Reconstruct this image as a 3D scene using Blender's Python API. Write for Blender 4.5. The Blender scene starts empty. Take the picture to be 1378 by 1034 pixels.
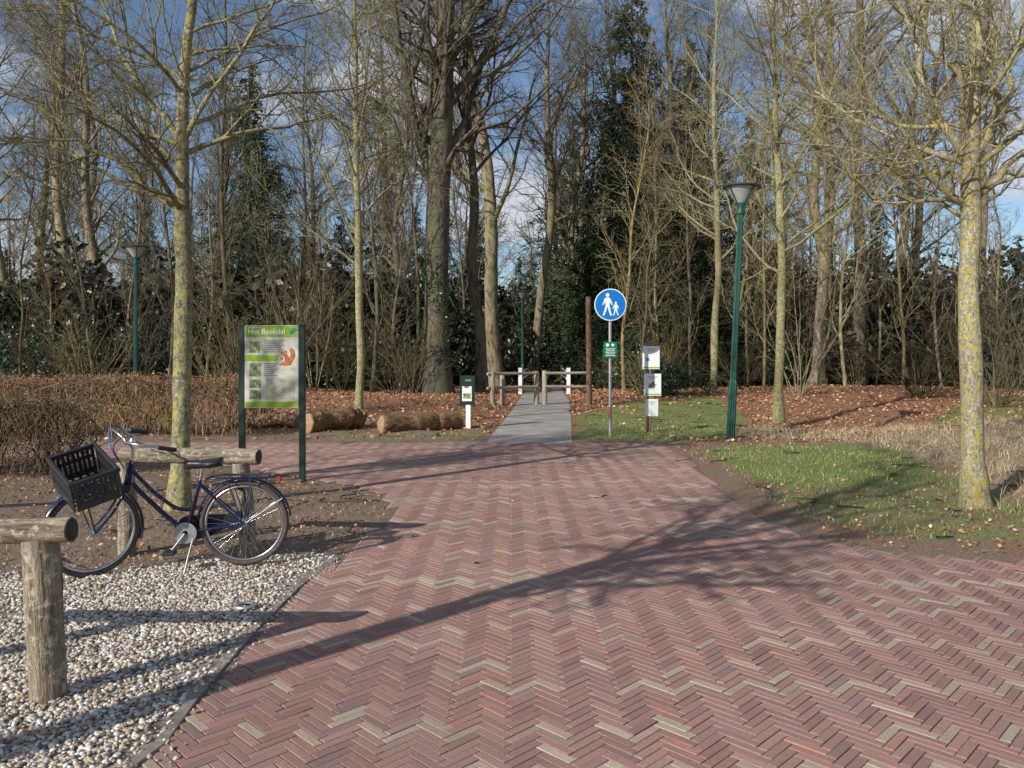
import bpy, math, numpy as np
from mathutils import Vector, Matrix
rng=np.random.default_rng(11)
F=1050.; CH=1.7; HY=478.; CX=689.
def G(px,py):
    d=F*CH/(py-HY); return ((px-CX)/F*d, d)
def X(px,d): return (px-CX)/F*d
def Z(py,d): return CH-(py-HY)/F*d
scene=bpy.context.scene
col=scene.collection
# ---------------------------------------------------------------- helpers
def link(o,parent=None):
    col.objects.link(o)
    if parent is not None: o.parent=parent
    return o
def empty(name,loc=(0,0,0),parent=None,rot=(0,0,0)):
    o=bpy.data.objects.new(name,None); o.empty_display_size=.1
    o.location=loc; o.rotation_euler=rot
    return link(o,parent)
def npmesh(name,V,faces,mats,smooth=True,colors=None,midx=None,extra=None):
    me=bpy.data.meshes.new(name)
    V=np.asarray(V,dtype=np.float32)
    me.vertices.add(len(V)); me.vertices.foreach_set('co',V.ravel())
    tot=sum(f.size for f in faces); nf=sum(len(f) for f in faces)
    me.loops.add(tot); me.polygons.add(nf)
    li=np.concatenate([f.ravel() for f in faces]).astype(np.int32)
    lt=np.concatenate([np.full(len(f),f.shape[1]) for f in faces]).astype(np.int32)
    ls=np.concatenate([[0],np.cumsum(lt)[:-1]]).astype(np.int32)
    me.loops.foreach_set('vertex_index',li)
    me.polygons.foreach_set('loop_start',ls); me.polygons.foreach_set('loop_total',lt)
    if midx is not None: me.polygons.foreach_set('material_index',np.asarray(midx,dtype=np.int32))
    me.polygons.foreach_set('use_smooth',np.full(nf,smooth,dtype=bool))
    me.update(calc_edges=True)
    if colors is not None:
        a=me.color_attributes.new('Col','FLOAT_COLOR','POINT')
        c=np.ones((len(V),4),dtype=np.float32); c[:,:3]=colors
        a.data.foreach_set('color',c.ravel())
    for m in (mats if isinstance(mats,(list,tuple)) else [mats]): me.materials.append(m)
    return me
def npobj(name,V,faces,mats,parent=None,**k):
    return link(bpy.data.objects.new(name,npmesh(name,V,faces,mats,**k)),parent)
def norm(a): return a/np.maximum(np.linalg.norm(a,axis=-1,keepdims=True),1e-9)
def tubes(P,R,sides):
    N,n,_=P.shape
    T=norm(np.gradient(P,axis=1))
    m=T.mean(axis=1); ref=np.where((np.abs(m[:,2])>.75)[:,None],[1.,0.13,0],[0.,0,1.])[:,None,:]
    A=norm(np.cross(T,np.broadcast_to(ref,T.shape))); B=np.cross(T,A)
    a=np.arange(sides)*2*np.pi/sides
    V=P[:,:,None,:]+R[:,:,None,None]*(np.cos(a)[None,None,:,None]*A[:,:,None,:]+np.sin(a)[None,None,:,None]*B[:,:,None,:])
    idx=np.arange(N*n*sides).reshape(N,n,sides)
    q=np.stack([idx[:,:-1],np.roll(idx,-1,2)[:,:-1],np.roll(idx,-1,2)[:,1:],idx[:,1:]],-1).reshape(-1,4)
    return V.reshape(-1,3),q
def join_tubes(lst):
    Vs=[];Fs=[];o=0
    for P,R,s in lst:
        V,q=tubes(P,R,s); Vs.append(V);Fs.append(q+o);o+=len(V)
    return np.concatenate(Vs),[np.concatenate(Fs)]
def resample(pts,n):
    pts=np.asarray(pts,float); s=np.concatenate([[0],np.cumsum(np.linalg.norm(np.diff(pts,axis=0),axis=1))]); s/=s[-1]
    t=np.linspace(0,1,n); return np.stack([np.interp(t,s,pts[:,i]) for i in range(pts.shape[1])],-1)
def grow(P,R,k,tmin,tmax,ang,angv,ratio,n,wander,up,rr,rmin,taper=.3,lenpow=.6,maxl=None):
    N,n0,_=P.shape
    idx=np.repeat(np.arange(N),k); M=len(idx)
    t=(np.tile(np.arange(k),N)+rng.uniform(0,1,M))/k*(tmax-tmin)+tmin
    s=t*(n0-1); i=np.clip(s.astype(int),0,n0-2); f=(s-i)[:,None]
    pos=P[idx,i]*(1-f)+P[idx,i+1]*f; rad=R[idx,i]*(1-f[:,0])+R[idx,i+1]*f[:,0]
    tan=norm(P[idx,i+1]-P[idx,i])
    pl=np.linalg.norm(np.diff(P,axis=1),axis=2).sum(1)
    L=pl[idx]*ratio*(1-lenpow*t)*rng.uniform(.6,1.35,M)
    if maxl: L=np.minimum(L,maxl*rng.uniform(.7,1,M))
    v=rng.normal(size=(M,3)); v-=tan*(v*tan).sum(1,keepdims=True); v=norm(v)
    a=np.radians(rng.normal(ang,angv,M))[:,None]
    d=tan*np.cos(a)+v*np.sin(a)
    Q=[pos]
    for j in range(n-1):
        d=d+rng.normal(size=(M,3))*wander; d[:,2]+=up; d=norm(d)
        pos=pos+d*(L/(n-1))[:,None]; Q.append(pos)
    Q=np.stack(Q,1)
    r0=np.maximum(rad*rr,rmin)
    RR=np.maximum(r0[:,None]*np.linspace(1,taper,n)[None],rmin*.6)
    return Q,RR
def leafquads(C,size,colors,flat=None,asp=.6):
    N=len(C)
    a=rng.normal(size=(N,3)); 
    if flat is not None: a[:,2]*=flat
    a=norm(a); b=rng.normal(size=(N,3))
    if flat is not None: b[:,2]*=flat
    b=norm(b-a*(a*b).sum(1,keepdims=True))
    s=np.asarray(size).reshape(-1,1)*.5
    V=np.stack([C-a*s,C+b*s*asp,C+a*s,C-b*s*asp],1).reshape(-1,3)
    q=np.arange(N*4).reshape(N,4)
    return V,q,np.repeat(colors,4,axis=0)
def pick(cols,p,n,v=.2):
    i=rng.choice(len(cols),n,p=np.array(p)/np.sum(p)); c=np.asarray(cols,float)[i]
    return np.clip(c*rng.uniform(1-v,1+v,(n,1)),0,1)
def inpoly(poly,x,y):
    poly=np.asarray(poly); r=np.zeros(np.shape(x),bool); n=len(poly); j=n-1
    for i in range(n):
        xi,yi=poly[i];xj,yj=poly[j]
        c=((yi>y)!=(yj>y))&(x<(xj-xi)*(y-yi)/(yj-yi+1e-12)+xi); r^=c; j=i
    return r
def sdist(poly,x,y):
    poly=np.asarray(poly,float); d=np.full(np.shape(x),1e9); n=len(poly)
    for i in range(n):
        a=poly[i];b=poly[(i+1)%n];ab=b-a
        t=np.clip(((x-a[0])*ab[0]+(y-a[1])*ab[1])/(ab@ab+1e-12),0,1)
        d=np.minimum(d,np.hypot(x-a[0]-t*ab[0],y-a[1]-t*ab[1]))
    return np.where(inpoly(poly,x,y),d,-d)
# ---------------------------------------------------------------- materials
def newmat(name):
    m=bpy.data.materials.new(name); m.use_nodes=True
    nt=m.node_tree; b=nt.nodes['Principled BSDF']; return m,nt,b
def N(nt,t,**k):
    n=nt.nodes.new(t)
    for a,v in k.items(): setattr(n,a,v)
    return n
def noise(nt,vec,scale,detail=4,rough=.6):
    n=N(nt,'ShaderNodeTexNoise'); n.inputs['Scale'].default_value=scale; n.inputs['Detail'].default_value=detail; n.inputs['Roughness'].default_value=rough
    if vec is not None: nt.links.new(vec,n.inputs['Vector'])
    return n
def ramp(nt,fac,stops):
    r=N(nt,'ShaderNodeValToRGB'); e=r.color_ramp.elements
    while len(e)<len(stops): e.new(.5)
    for i,(p,c) in enumerate(stops):
        e[i].position=p; e[i].color=(*c,1) if len(c)==3 else c
    nt.links.new(fac,r.inputs[0]); return r
def mixc(nt,fac,a,b,mode='MIX'):
    m=N(nt,'ShaderNodeMix',data_type='RGBA',blend_type=mode)
    for s,v in ((m.inputs[0],fac),(m.inputs[6],a),(m.inputs[7],b)):
        if isinstance(v,(int,float)): s.default_value=v
        elif isinstance(v,tuple): s.default_value=(*v,1)
        else: nt.links.new(v,s)
    return m.outputs[2]
def bump(nt,b,h,st,dist=.02):
    n=N(nt,'ShaderNodeBump'); n.inputs['Strength'].default_value=st; n.inputs['Distance'].default_value=dist
    nt.links.new(h,n.inputs['Height']); nt.links.new(n.outputs[0],b.inputs['Normal'])
def coords(nt,sc=(1,1,1)):
    t=N(nt,'ShaderNodeTexCoord'); m=N(nt,'ShaderNodeMapping'); m.inputs['Scale'].default_value=sc
    nt.links.new(t.outputs['Object'],m.inputs[0]); return m.outputs[0]
def mat_plain(name,c,rough=.5,metal=0,var=.15,scale=12,b=.0):
    m,nt,p=newmat(name); v=coords(nt); n=noise(nt,v,scale,3)
    r=ramp(nt,n.outputs[0],[(.3,tuple(x*(1-var) for x in c)),(.7,tuple(min(1,x*(1+var)) for x in c))])
    nt.links.new(r.outputs[0],p.inputs['Base Color']); p.inputs['Roughness'].default_value=rough; p.inputs['Metallic'].default_value=metal
    if b: bump(nt,p,n.outputs[0],b)
    return m
def mat_bark(name,dark,light,lichen,lamt=.5,sc=6,bs=.6,pale=None,stretch=.25,rand=False):
    m,nt,p=newmat(name); v=coords(nt,(1,1,stretch)); v2=coords(nt)
    n=noise(nt,v,sc*4,5,.75); n2=noise(nt,v2,sc*1.6,5,.75); n3=noise(nt,v2,.45,1); 
    r=ramp(nt,n.outputs[0],[(.34,dark),(.64,light)])
    c=r.outputs[0]
    if pale:
        n4=noise(nt,v2,sc*3.3,4,.7); pm=ramp(nt,n4.outputs[0],[(.53,(0,0,0)),(.60,(1,1,1))]); c=mixc(nt,pm.outputs[0],c,pale)
    lm=ramp(nt,n2.outputs[0],[(1-lamt-.05,(0,0,0)),(1-lamt+.04,(1,1,1))])
    c=mixc(nt,lm.outputs[0],c,lichen)
    r3=ramp(nt,n3.outputs[0],[(.35,(.66,.62,.58)),(.65,(1.15,1.15,1.1))])
    c=mixc(nt,1.,c,r3.outputs[0],'MULTIPLY')
    nt.links.new(c,p.inputs['Base Color']); p.inputs['Roughness'].default_value=.9; p.inputs['Specular IOR Level'].default_value=.2
    bump(nt,p,n.outputs[0],bs,.03); return m
def mat_twig(name,dark,light,moss,sc=5,rough=.9):
    m,nt,p=newmat(name); n=noise(nt,coords(nt,(1,1,.3)),sc*2,3,.75); n2=noise(nt,coords(nt),.8,3,.7)
    r=ramp(nt,n.outputs[0],[(.36,dark),(.64,light)]); lm=ramp(nt,n2.outputs[0],[(.48,(0,0,0)),(.64,(1,1,1))]); c=mixc(nt,lm.outputs[0],r.outputs[0],moss)
    oi=N(nt,'ShaderNodeObjectInfo'); rr=ramp(nt,oi.outputs['Random'],[(0,(.45,.43,.42)),(.5,(.90,.88,.86)),(1,(1.4,1.33,1.15))])
    c=mixc(nt,1.,c,rr.outputs[0],'MULTIPLY')
    nt.links.new(c,p.inputs['Base Color']); p.inputs['Roughness'].default_value=rough; p.inputs['Specular IOR Level'].default_value=.1
    return m
def mat_attr(name,rough=.85,nsc=0,var=.25,spec=.3,b=0):
    m,nt,p=newmat(name); a=N(nt,'ShaderNodeAttribute'); a.attribute_name='Col'; c=a.outputs['Color']
    if nsc:
        n=noise(nt,coords(nt),nsc,3,.65); r=ramp(nt,n.outputs[0],[(.3,(1-var,)*3),(.7,(1+var,)*3)]); c=mixc(nt,1.,c,r.outputs[0],'MULTIPLY')
    nt.links.new(c,p.inputs['Base Color']); p.inputs['Roughness'].default_value=rough; p.inputs['Specular IOR Level'].default_value=spec
    return m
M_barkA=mat_bark('bark_grey_lichen',(.09,.078,.05),(.32,.29,.19),(.38,.35,.12),.46,8,1.,(.42,.41,.32))
M_barkB=mat_bark('bark_pale_lichen',(.16,.145,.10),(.48,.45,.33),(.54,.45,.10),.45,9,1.,(.62,.61,.52))
M_barkF=mat_twig('bark_forest',(.07,.058,.044),(.29,.25,.185),(.215,.21,.11),4)
M_barkD=mat_twig('bark_dark',(.033,.030,.027),(.13,.115,.098),(.085,.095,.055),5)
M_bush=mat_twig('bush_twigs',(.06,.048,.03),(.23,.19,.12),(.19,.18,.075),5)
M_leaf=mat_attr('evergreen_leaf',.4,0,.2,.5)
M_litter=mat_attr('dead_leaf',.8)
M_grass=mat_attr('grass_blade',.6)
M_peb=mat_attr('pebble',.6,80,.2,.3)
M_con=mat_attr('conifer_needles',.6)
M_brick,nt,p=newmat('clay_paver'); a=N(nt,'ShaderNodeAttribute'); a.attribute_name='Col'; vv=coords(nt)
n=noise(nt,vv,70,4,.7); r=ramp(nt,n.outputs[0],[(.3,(.76,)*3),(.7,(1.2,)*3)]); c=mixc(nt,1.,a.outputs['Color'],r.outputs[0],'MULTIPLY')
n5=noise(nt,vv,1.1,6,.7); r5=ramp(nt,n5.outputs[0],[(.42,(.06,)*3),(.72,(.40,.40,.40))]); c=mixc(nt,r5.outputs[0],c,(.32,.24,.19))
nt.links.new(c,p.inputs['Base Color']); p.inputs['Roughness'].default_value=.85; p.inputs['Specular IOR Level'].default_value=.2; bump(nt,p,n.outputs[0],.3,.006)
M_wood=mat_bark('weathered_wood',(.12,.09,.06),(.50,.43,.33),(.26,.26,.13),.30,6,1.2,(.56,.51,.42),.12)
M_woodend=mat_plain('cut_wood_end',(.05,.04,.032),.9,0,.5,30,.3)
M_logend=mat_plain('fresh_cut_wood',(.34,.22,.12),.9,0,.4,20,.3)
M_logbark=mat_bark('log_bark',(.09,.05,.028),(.40,.24,.13),(.16,.12,.06),.4,5,1.3,(.45,.30,.18))
M_green=mat_plain('green_paint',(.012,.075,.055),.35,0,.2,8)
M_dgreen=mat_plain('dark_green_paint',(.008,.03,.022),.4,0,.2,8)
M_black=mat_plain('black_rubber',(.018,.018,.02),.65,0,.25,30)
M_plastic=mat_plain('black_plastic',(.022,.023,.027),.42,0,.15,20)
M_blue=mat_plain('dark_blue_enamel',(.008,.018,.065),.22,0,.1,10)
M_chrome=mat_plain('chrome',(.6,.6,.62),.25,1,.1,30)
M_galv=mat_plain('galvanised_steel',(.38,.39,.40),.45,.6,.15,30)
M_white=mat_plain('white_paint',(.78,.78,.76),.5,0,.05,10)
M_paper=mat_plain('paper',(.74,.75,.76),.6,0,.06,6)
M_signblue=mat_plain('sign_blue',(.0,.15,.52),.35,0,.04,5)
M_signgreen=mat_plain('sign_green',(.0,.16,.075),.4,0,.05,5)
M_lime=mat_plain('lime_print',(.25,.40,.01),.5,0,.08,5)
M_cream=mat_plain('cream_print',(.54,.54,.45),.5,0,.06,6)
M_ink=mat_plain('grey_ink',(.2,.21,.19),.6,0,.1,30)
M_orange=mat_plain('squirrel_orange',(.48,.12,.03),.6,0,.6,30)
M_red=mat_plain('red_paint',(.5,.03,.03),.5,0,.1,10)
M_glass=mat_plain('frosted_diffuser',(.34,.37,.35),.3,0,.1,10)
M_conc=mat_plain('concrete',(.21,.18,.155),.9,0,.4,18,.2)
M_tyre=mat_plain('tyre_rubber',(.08,.06,.05),.8,0,.3,40)
M_saddle=mat_plain('saddle_vinyl',(.02,.02,.022),.4,0,.1,20)
M_photo1,nt,p=newmat('printed_nature_photo')
n=noise(nt,coords(nt),14,5); r=ramp(nt,n.outputs[0],[(.35,(.03,.06,.02)),(.5,(.18,.22,.08)),(.65,(.5,.45,.35))]); nt.links.new(r.outputs[0],p.inputs['Base Color'])
# ---------------------------------------------------------------- generic solids
import bmesh
def box(name,size,loc,mat,parent=None,rot=(0,0,0),bev=.004):
    bm=bmesh.new(); bmesh.ops.create_cube(bm,size=1)
    bmesh.ops.scale(bm,vec=size,verts=bm.verts)
    if bev: bmesh.ops.bevel(bm,geom=bm.edges[:],offset=min(bev,min(size)*.3),segments=1,affect='EDGES')
    me=bpy.data.meshes.new(name); bm.to_mesh(me); bm.free(); me.materials.append(mat)
    o=bpy.data.objects.new(name,me); o.location=loc; o.rotation_euler=rot; return link(o,parent)
def lathe(name,prof,mat,parent=None,loc=(0,0,0),seg=24,rot=(0,0,0)):
    prof=np.asarray(prof,float); n=len(prof); a=np.arange(seg)*2*np.pi/seg
    V=np.stack([prof[:,0][:,None]*np.cos(a),prof[:,0][:,None]*np.sin(a),np.repeat(prof[:,1][:,None],seg,1)],-1).reshape(-1,3)
    idx=np.arange(n*seg).reshape(n,seg); q=np.stack([idx[:-1],np.roll(idx,-1,1)[:-1],np.roll(idx,-1,1)[1:],idx[1:]],-1).reshape(-1,4)
    o=npobj(name,V,[q],mat,parent); o.location=loc; o.rotation_euler=rot
    o.data.set_sharp_from_angle(angle=math.radians(40)); return o
def pipe(name,pts,r,mat,parent=None,sides=10,n=None,cap=True):
    P=np.asarray(pts,float)
    if n:
        P=resample(P,n); 
        for _ in range(2): P[1:-1]=(P[:-2]+2*P[1:-1]+P[2:])/4
    R=np.full(len(P),r,float) if np.isscalar(r) else np.interp(np.linspace(0,1,len(P)),np.linspace(0,1,len(r)),r)
    V,q=tubes(P[None],R[None],sides); faces=[q]
    if cap:
        k=len(P); faces+= [np.arange(sides)[::-1][None].copy(),(np.arange(sides)+(k-1)*sides)[None]]
    o=npobj(name,V,faces,mat,parent); o.data.set_sharp_from_angle(angle=math.radians(50)); return o
def poly(name,pts,mat,parent=None,loc=(0,0,0),rot=(math.pi/2,0,0)):
    V=np.array([(x,y,0) for x,y in pts]); o=npobj(name,V,[np.arange(len(V))[None]],mat,parent,smooth=False)
    o.location=loc;o.rotation_euler=rot; return o
def disc(name,r,mat,parent,loc,rot=(math.pi/2,0,0),seg=40,cx=0,cy=0):
    return poly(name,[(cx+r*math.cos(a),cy+r*math.sin(a)) for a in np.arange(seg)*2*math.pi/seg],mat,parent,loc,rot)
def text(name,s,size,mat,parent,loc,rot=(math.pi/2,0,0),align='LEFT'):
    c=bpy.data.curves.new(name,'FONT'); c.body=s; c.size=size; c.align_x=align; c.offset=.0012; c.materials.append(mat)
    o=bpy.data.objects.new(name,c); o.location=loc;o.rotation_euler=rot; return link(o,parent)
def logobj(name,p0,p1,r,mat,mate,parent=None,seg=18,rings=14,rough=.05,bend=.004):
    p0=np.array(p0,float);p1=np.array(p1,float)
    P=p0+(p1-p0)*np.linspace(0,1,rings)[:,None]; P[1:-1]+=np.cumsum(rng.normal(size=(rings-2,3))*bend,0)*np.sin(np.linspace(0,np.pi,rings))[1:-1,None]
    R=r*(1+rng.normal(size=rings)*rough*.5)
    V,q=tubes(P[None],R[None],seg); V=V.reshape(rings,seg,3)
    C=P[:,None,:]; lob=1+rough*(np.sin(np.arange(seg)*2*np.pi/seg*2+rng.uniform(0,6))*.6+np.sin(np.arange(seg)*2*np.pi/seg*3+rng.uniform(0,6))*.5)
    V=C+(V-C)*(lob[None,:,None]+rng.normal(size=(rings,seg,1))*rough*.3)
    V=V.reshape(-1,3)
    e0=P[0]+(V[:seg]-P[0])*.9-(p1-p0)/np.linalg.norm(p1-p0)*r*.06; e1=P[-1]+(V[-seg:]-P[-1])*.9+(p1-p0)/np.linalg.norm(p1-p0)*r*.06
    k=len(V); V=np.concatenate([V,e0,e1])
    i=np.arange(seg); j=(i+1)%seg
    q=np.concatenate([q,np.stack([k+i,k+j,j,i],-1),np.stack([k-seg+i,k-seg+j,k+seg+j,k+seg+i],-1)])
    caps=[(k+i)[::-1][None].copy(),(k+seg+i)[None]]
    mi=[0]*len(q)+[1,1]
    ax=Vector(p1-p0); Rm=ax.to_track_quat('Z','Y').to_matrix(); Vl=(V-p0)@np.array(Rm)
    o=npobj(name,Vl,[q]+caps,[mat,mate],parent,midx=mi); o.location=p0; o.rotation_euler=Rm.to_euler(); o.data.set_sharp_from_angle(angle=math.radians(50)); return o
# ---------------------------------------------------------------- ground zones
kerb_line=[(-2.6,1.0)]+[G(200,1034),G(265,942),G(340,852),G(400,794),G(456,752)]
road=[(-4.2,-3)]+kerb_line+[G(495,722),G(522,697),G(526,684),G(512,667),G(475,655),G(410,645),G(300,628),G(150,618),(-17,13.0),(-17,15.3),
      G(440,597),G(655,596),G(770,597),G(850,597),G(895,601),G(930,622),G(965,655),G(1005,688),G(1060,713),G(1120,731),G(1210,746),G(1378,757),(9.5,6.6),(17,7.6),(17,-3)]
gravel=[(-4.2,-1),(-9,-1),(-9,5.9),G(0,770),G(110,772),G(220,758),G(380,746),G(452,746),G(456,752)]+kerb_line[::-1][1:]
path=[G(655,596),G(668,578),G(690,552),G(700,535),(X(716,45),45),(X(728,70),70),(6.3,130),(8.3,130),(X(745,70),70),(X(751,45),45),G(766,540),G(768,560),G(770,597)]
grassA=[G(772,560),G(860,545),G(960,541),G(1010,560),G(1000,590),G(930,597),G(860,595),G(773,594)]
grassB=[G(940,606),G(1020,600),G(1120,602),G(1210,612),G(1262,634),G(1240,660),G(1120,656),G(1030,655),G(970,635)]
grassB2=[G(905,601),G(1300,640),G(1420,690),G(1450,745),G(1250,738),G(1120,722),G(1030,692),G(960,645)]
grassC=[G(1195,584),G(1290,549),G(1420,541),G(1500,560),G(1290,572)]
grassD=[G(-200,690),G(60,700),G(60,760),G(-200,760)]
grassE=[G(430,596),G(660,594),G(680,560),G(560,590),G(440,580)]
dryA=[G(985,592),G(1020,564),G(1190,580),G(1290,575),G(1500,560),G(1600,690),G(1350,690),G(1290,640),G(1130,598)]
def hard(x,y): return np.maximum(np.maximum(sdist(road,x,y),sdist(gravel,x,y)),sdist(path,x,y))
def sst(a,b,v):
    t=np.clip((v-a)/(b-a),0,1); return t*t*(3-2*t)
def gz(x,y):
    x=np.asarray(x,float);y=np.asarray(y,float)
    m=sst(.1,1.8,-hard(x,y))
    z=.03*np.sin(x*1.3+1)*np.sin(y*1.1)+.02*np.sin(x*3.1+y*2.3)+.02
    z=z+.75*np.exp(-((x-11.2)/3.)**2-((y-13.6)/2.8)**2)-.3*np.exp(-((x-9)/4)**2-((y-20)/2.5)**2)
    z=z+.35*np.exp(-((x+6)/9)**2-((y-26)/4)**2)+.4*np.exp(-((x-14)/8)**2-((y-31)/5)**2)
    return z*m
def axis(lo,hi,dlo,dhi,st,ratio=1.18):
    a=list(np.arange(dlo,dhi+st/2,st)); s=st
    while a[-1]<hi: s*=ratio; a.append(a[-1]+s)
    s=st
    while a[0]>lo: s*=ratio; a.insert(0,a[0]-s)
    return np.array(a)
xs=axis(-900,900,-16,16,.16); ys=axis(-300,1500,1,26,.16)
XX,YY=np.meshgrid(xs,ys); x=XX.ravel();y=YY.ravel()
far=(np.abs(x)>45)|(y>140)|(y<-10)
zz=np.where(far,0,gz(x,y))
def soft(pl,w=.35): return sst(-w,w,sdist(pl,x,y))
gr=np.max([soft(grassA)*.75,soft(grassB,.5)*.95,soft(grassB2)*.56,soft(grassC),soft(grassD)*.35,soft(grassE)*.45],0)
dr=soft(dryA,.6)*.7; dist_road=sst(.1,.9,-np.maximum(sdist(road,x,y),sdist(gravel,x,y)))
leaf=np.maximum(sst(15.5,19,y)*.9,.35*(x>0))
cols=np.stack([gr*(.25+.75*dist_road),dr,leaf],-1)
ny,nx=XX.shape; idx=np.arange(nx*ny).reshape(ny,nx)
q=np.stack([idx[:-1,:-1],idx[:-1,1:],idx[1:,1:],idx[1:,:-1]],-1).reshape(-1,4)
m,nt,p=newmat('forest_soil')
a=N(nt,'ShaderNodeAttribute'); a.attribute_name='Col'; sp=N(nt,'ShaderNodeSeparateColor'); nt.links.new(a.outputs['Color'],sp.inputs[0])
v=coords(nt); n1=noise(nt,v,2.2,5,.7); n2=noise(nt,v,38,4,.75); n3=noise(nt,v,5,6,.75)
dirt=ramp(nt,n2.outputs[0],[(.32,(.10,.066,.04)),(.5,(.25,.175,.115)),(.68,(.46,.35,.25))])
lit=ramp(nt,n2.outputs[0],[(.3,(.09,.045,.025)),(.5,(.31,.145,.07)),(.7,(.52,.30,.17))])
grs=ramp(nt,n2.outputs[0],[(.3,(.06,.095,.02)),(.5,(.18,.225,.05)),(.7,(.36,.35,.15))])
dry=ramp(nt,n2.outputs[0],[(.3,(.16,.12,.07)),(.55,(.38,.29,.18)),(.75,(.52,.43,.29))])
def mask(src,ns,lo=.35,hi=.65):
    ad=N(nt,'ShaderNodeMath',operation='ADD'); nt.links.new(src,ad.inputs[0]); 
    sb=N(nt,'ShaderNodeMath',operation='MULTIPLY_ADD'); nt.links.new(ns,sb.inputs[0]); sb.inputs[1].default_value=2.2; sb.inputs[2].default_value=-1.1
    nt.links.new(sb.outputs[0],ad.inputs[1]); r=ramp(nt,ad.outputs[0],[(lo,(0,0,0)),(hi,(1,1,1))]); return r.outputs[0]
c=mixc(nt,mask(sp.outputs[2],n1.outputs[0],.3,.6),dirt.outputs[0],lit.outputs[0])
c=mixc(nt,mask(sp.outputs[1],n3.outputs[0]),c,dry.outputs[0])
c=mixc(nt,mask(sp.outputs[0],n3.outputs[0],.4,.62),c,grs.outputs[0])
nt.links.new(c,p.inputs['Base Color']); p.inputs['Roughness'].default_value=.95; bump(nt,p,n2.outputs[0],.8,.05)
npobj('ground',np.stack([x,y,zz],-1),[q],m,colors=cols)
def sheet(name,pl,z,mat):
    o=poly(name,pl,mat,None,(0,0,0),(0,0,0)); o.location.z=z
    bm=bmesh.new(); bm.from_mesh(o.data); bmesh.ops.triangulate(bm,faces=bm.faces[:]); 
    bmesh.ops.recalc_face_normals(bm,faces=bm.faces[:])
    if bm.faces[0].normal.z<0: bmesh.ops.reverse_faces(bm,faces=bm.faces[:])
    bm.to_mesh(o.data); bm.free(); return o
M_joint,nt,p=newmat('paver_joint_sand'); n=noise(nt,coords(nt),60,3); r=ramp(nt,n.outputs[0],[(.3,(.08,.06,.05)),(.7,(.23,.18,.145))]); nt.links.new(r.outputs[0],p.inputs['Base Color']); p.inputs['Roughness'].default_value=.95
M_path,nt,p=newmat('grit_path'); vv=coords(nt); n=noise(nt,vv,90,4,.8); r=ramp(nt,n.outputs[0],[(.3,(.18,.165,.15)),(.5,(.36,.335,.31)),(.7,(.54,.51,.47))]); n2=noise(nt,vv,1.2,5); r2=ramp(nt,n2.outputs[0],[(.35,(.74,.69,.62)),(.65,(1.1,1.1,1.1))])
nt.links.new(mixc(nt,1.,r.outputs[0],r2.outputs[0],'MULTIPLY'),p.inputs['Base Color']); p.inputs['Roughness'].default_value=.95; bump(nt,p,n.outputs[0],.5,.01)
M_gbase,nt,p=newmat('gravel_bed'); vo=N(nt,'ShaderNodeTexVoronoi'); vo.inputs['Scale'].default_value=55; nt.links.new(coords(nt),vo.inputs[0]); sp2=N(nt,'ShaderNodeSeparateColor'); nt.links.new(vo.outputs['Color'],sp2.inputs[0]); r=ramp(nt,sp2.outputs[0],[(0,(.10,.075,.055)),(.5,(.24,.20,.16)),(1,(.45,.41,.35))]); nt.links.new(r.outputs[0],p.inputs['Base Color']); bump(nt,p,vo.outputs['Distance'],-.8,.01)
rd=empty('brick_road'); s=sheet('joint_bed',road,.004,M_joint); s.parent=rd
sheet('gravel_path',path,.007,M_path)
# pavers : herringbone
w=.048;L=4;gap=.004
c45=math.cos(math.radians(45))
ti=np.arange(-140,380); ji=np.arange(-80,80)
T,J=np.meshgrid(ti,ji); T=T.ravel();J=J.ravel()
allb=[]
for kind in (0,1):
    if kind==0: cx=T+L*J+L/2; cy=T-L*J+.5; hx,hy=L/2,.5
    else: cx=T+L*J+L+.5; cy=T-L*J+1-L/2.; hx,hy=.5,L/2
    X_=(cx*c45-cy*c45)*w; Y_=(cx*c45+cy*c45)*w
    allb.append((X_,Y_,np.full(len(T),hx),np.full(len(T),hy),T,J,np.full(len(T),kind)))
X_,Y_,hx,hy,T,J,K_=[np.concatenate(a) for a in zip(*allb)]
k=(X_>-17)&(X_<14)&(Y_>0)&(Y_<15.4); X_,Y_,hx,hy,T,J,K_=[a[k] for a in (X_,Y_,hx,hy,T,J,K_)]
k=inpoly(road,X_,Y_)&(sdist(road,X_,Y_)>.03); X_,Y_,hx,hy,T,J,K_=[a[k] for a in (X_,Y_,hx,hy,T,J,K_)]
Bn=len(X_); print('bricks',Bn)
rowv=np.random.default_rng(5).uniform(0,1,2000)[T+500]
rowp=np.where(rowv<.20,.75,np.where(rowv<.34,.25,.025))
rowseg=np.random.default_rng(6).uniform(0,1,(2000,80))[T+500,((J+100+T%3)//3)%80]
rowp=np.where(rowseg<.38,.05,rowp)
light=rng.uniform(size=Bn)<rowp
cb=np.where(light[:,None],pick([(.44,.35,.255),(.47,.385,.29),(.41,.315,.235)],[1,1,1],Bn,.10),pick([(.36,.20,.165),(.33,.185,.155),(.39,.225,.185),(.30,.18,.165),(.39,.195,.15),(.35,.215,.185)],[3,3,2,2,1.2,2],Bn,.12))
blot=.95+.09*np.sin(X_*1.1+np.sin(Y_*.9)*2)*np.sin(Y_*.7+X_*.3); cb=cb*blot[:,None]
z0=.0055; zt=.0125+rng.normal(size=Bn)*.0007+.003*np.sin(X_*2.1)*np.sin(Y_*1.7)*.5
jit=rng.normal(size=(Bn,2))*.0011; ro=rng.normal(size=Bn)*.007+math.radians(45)
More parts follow.
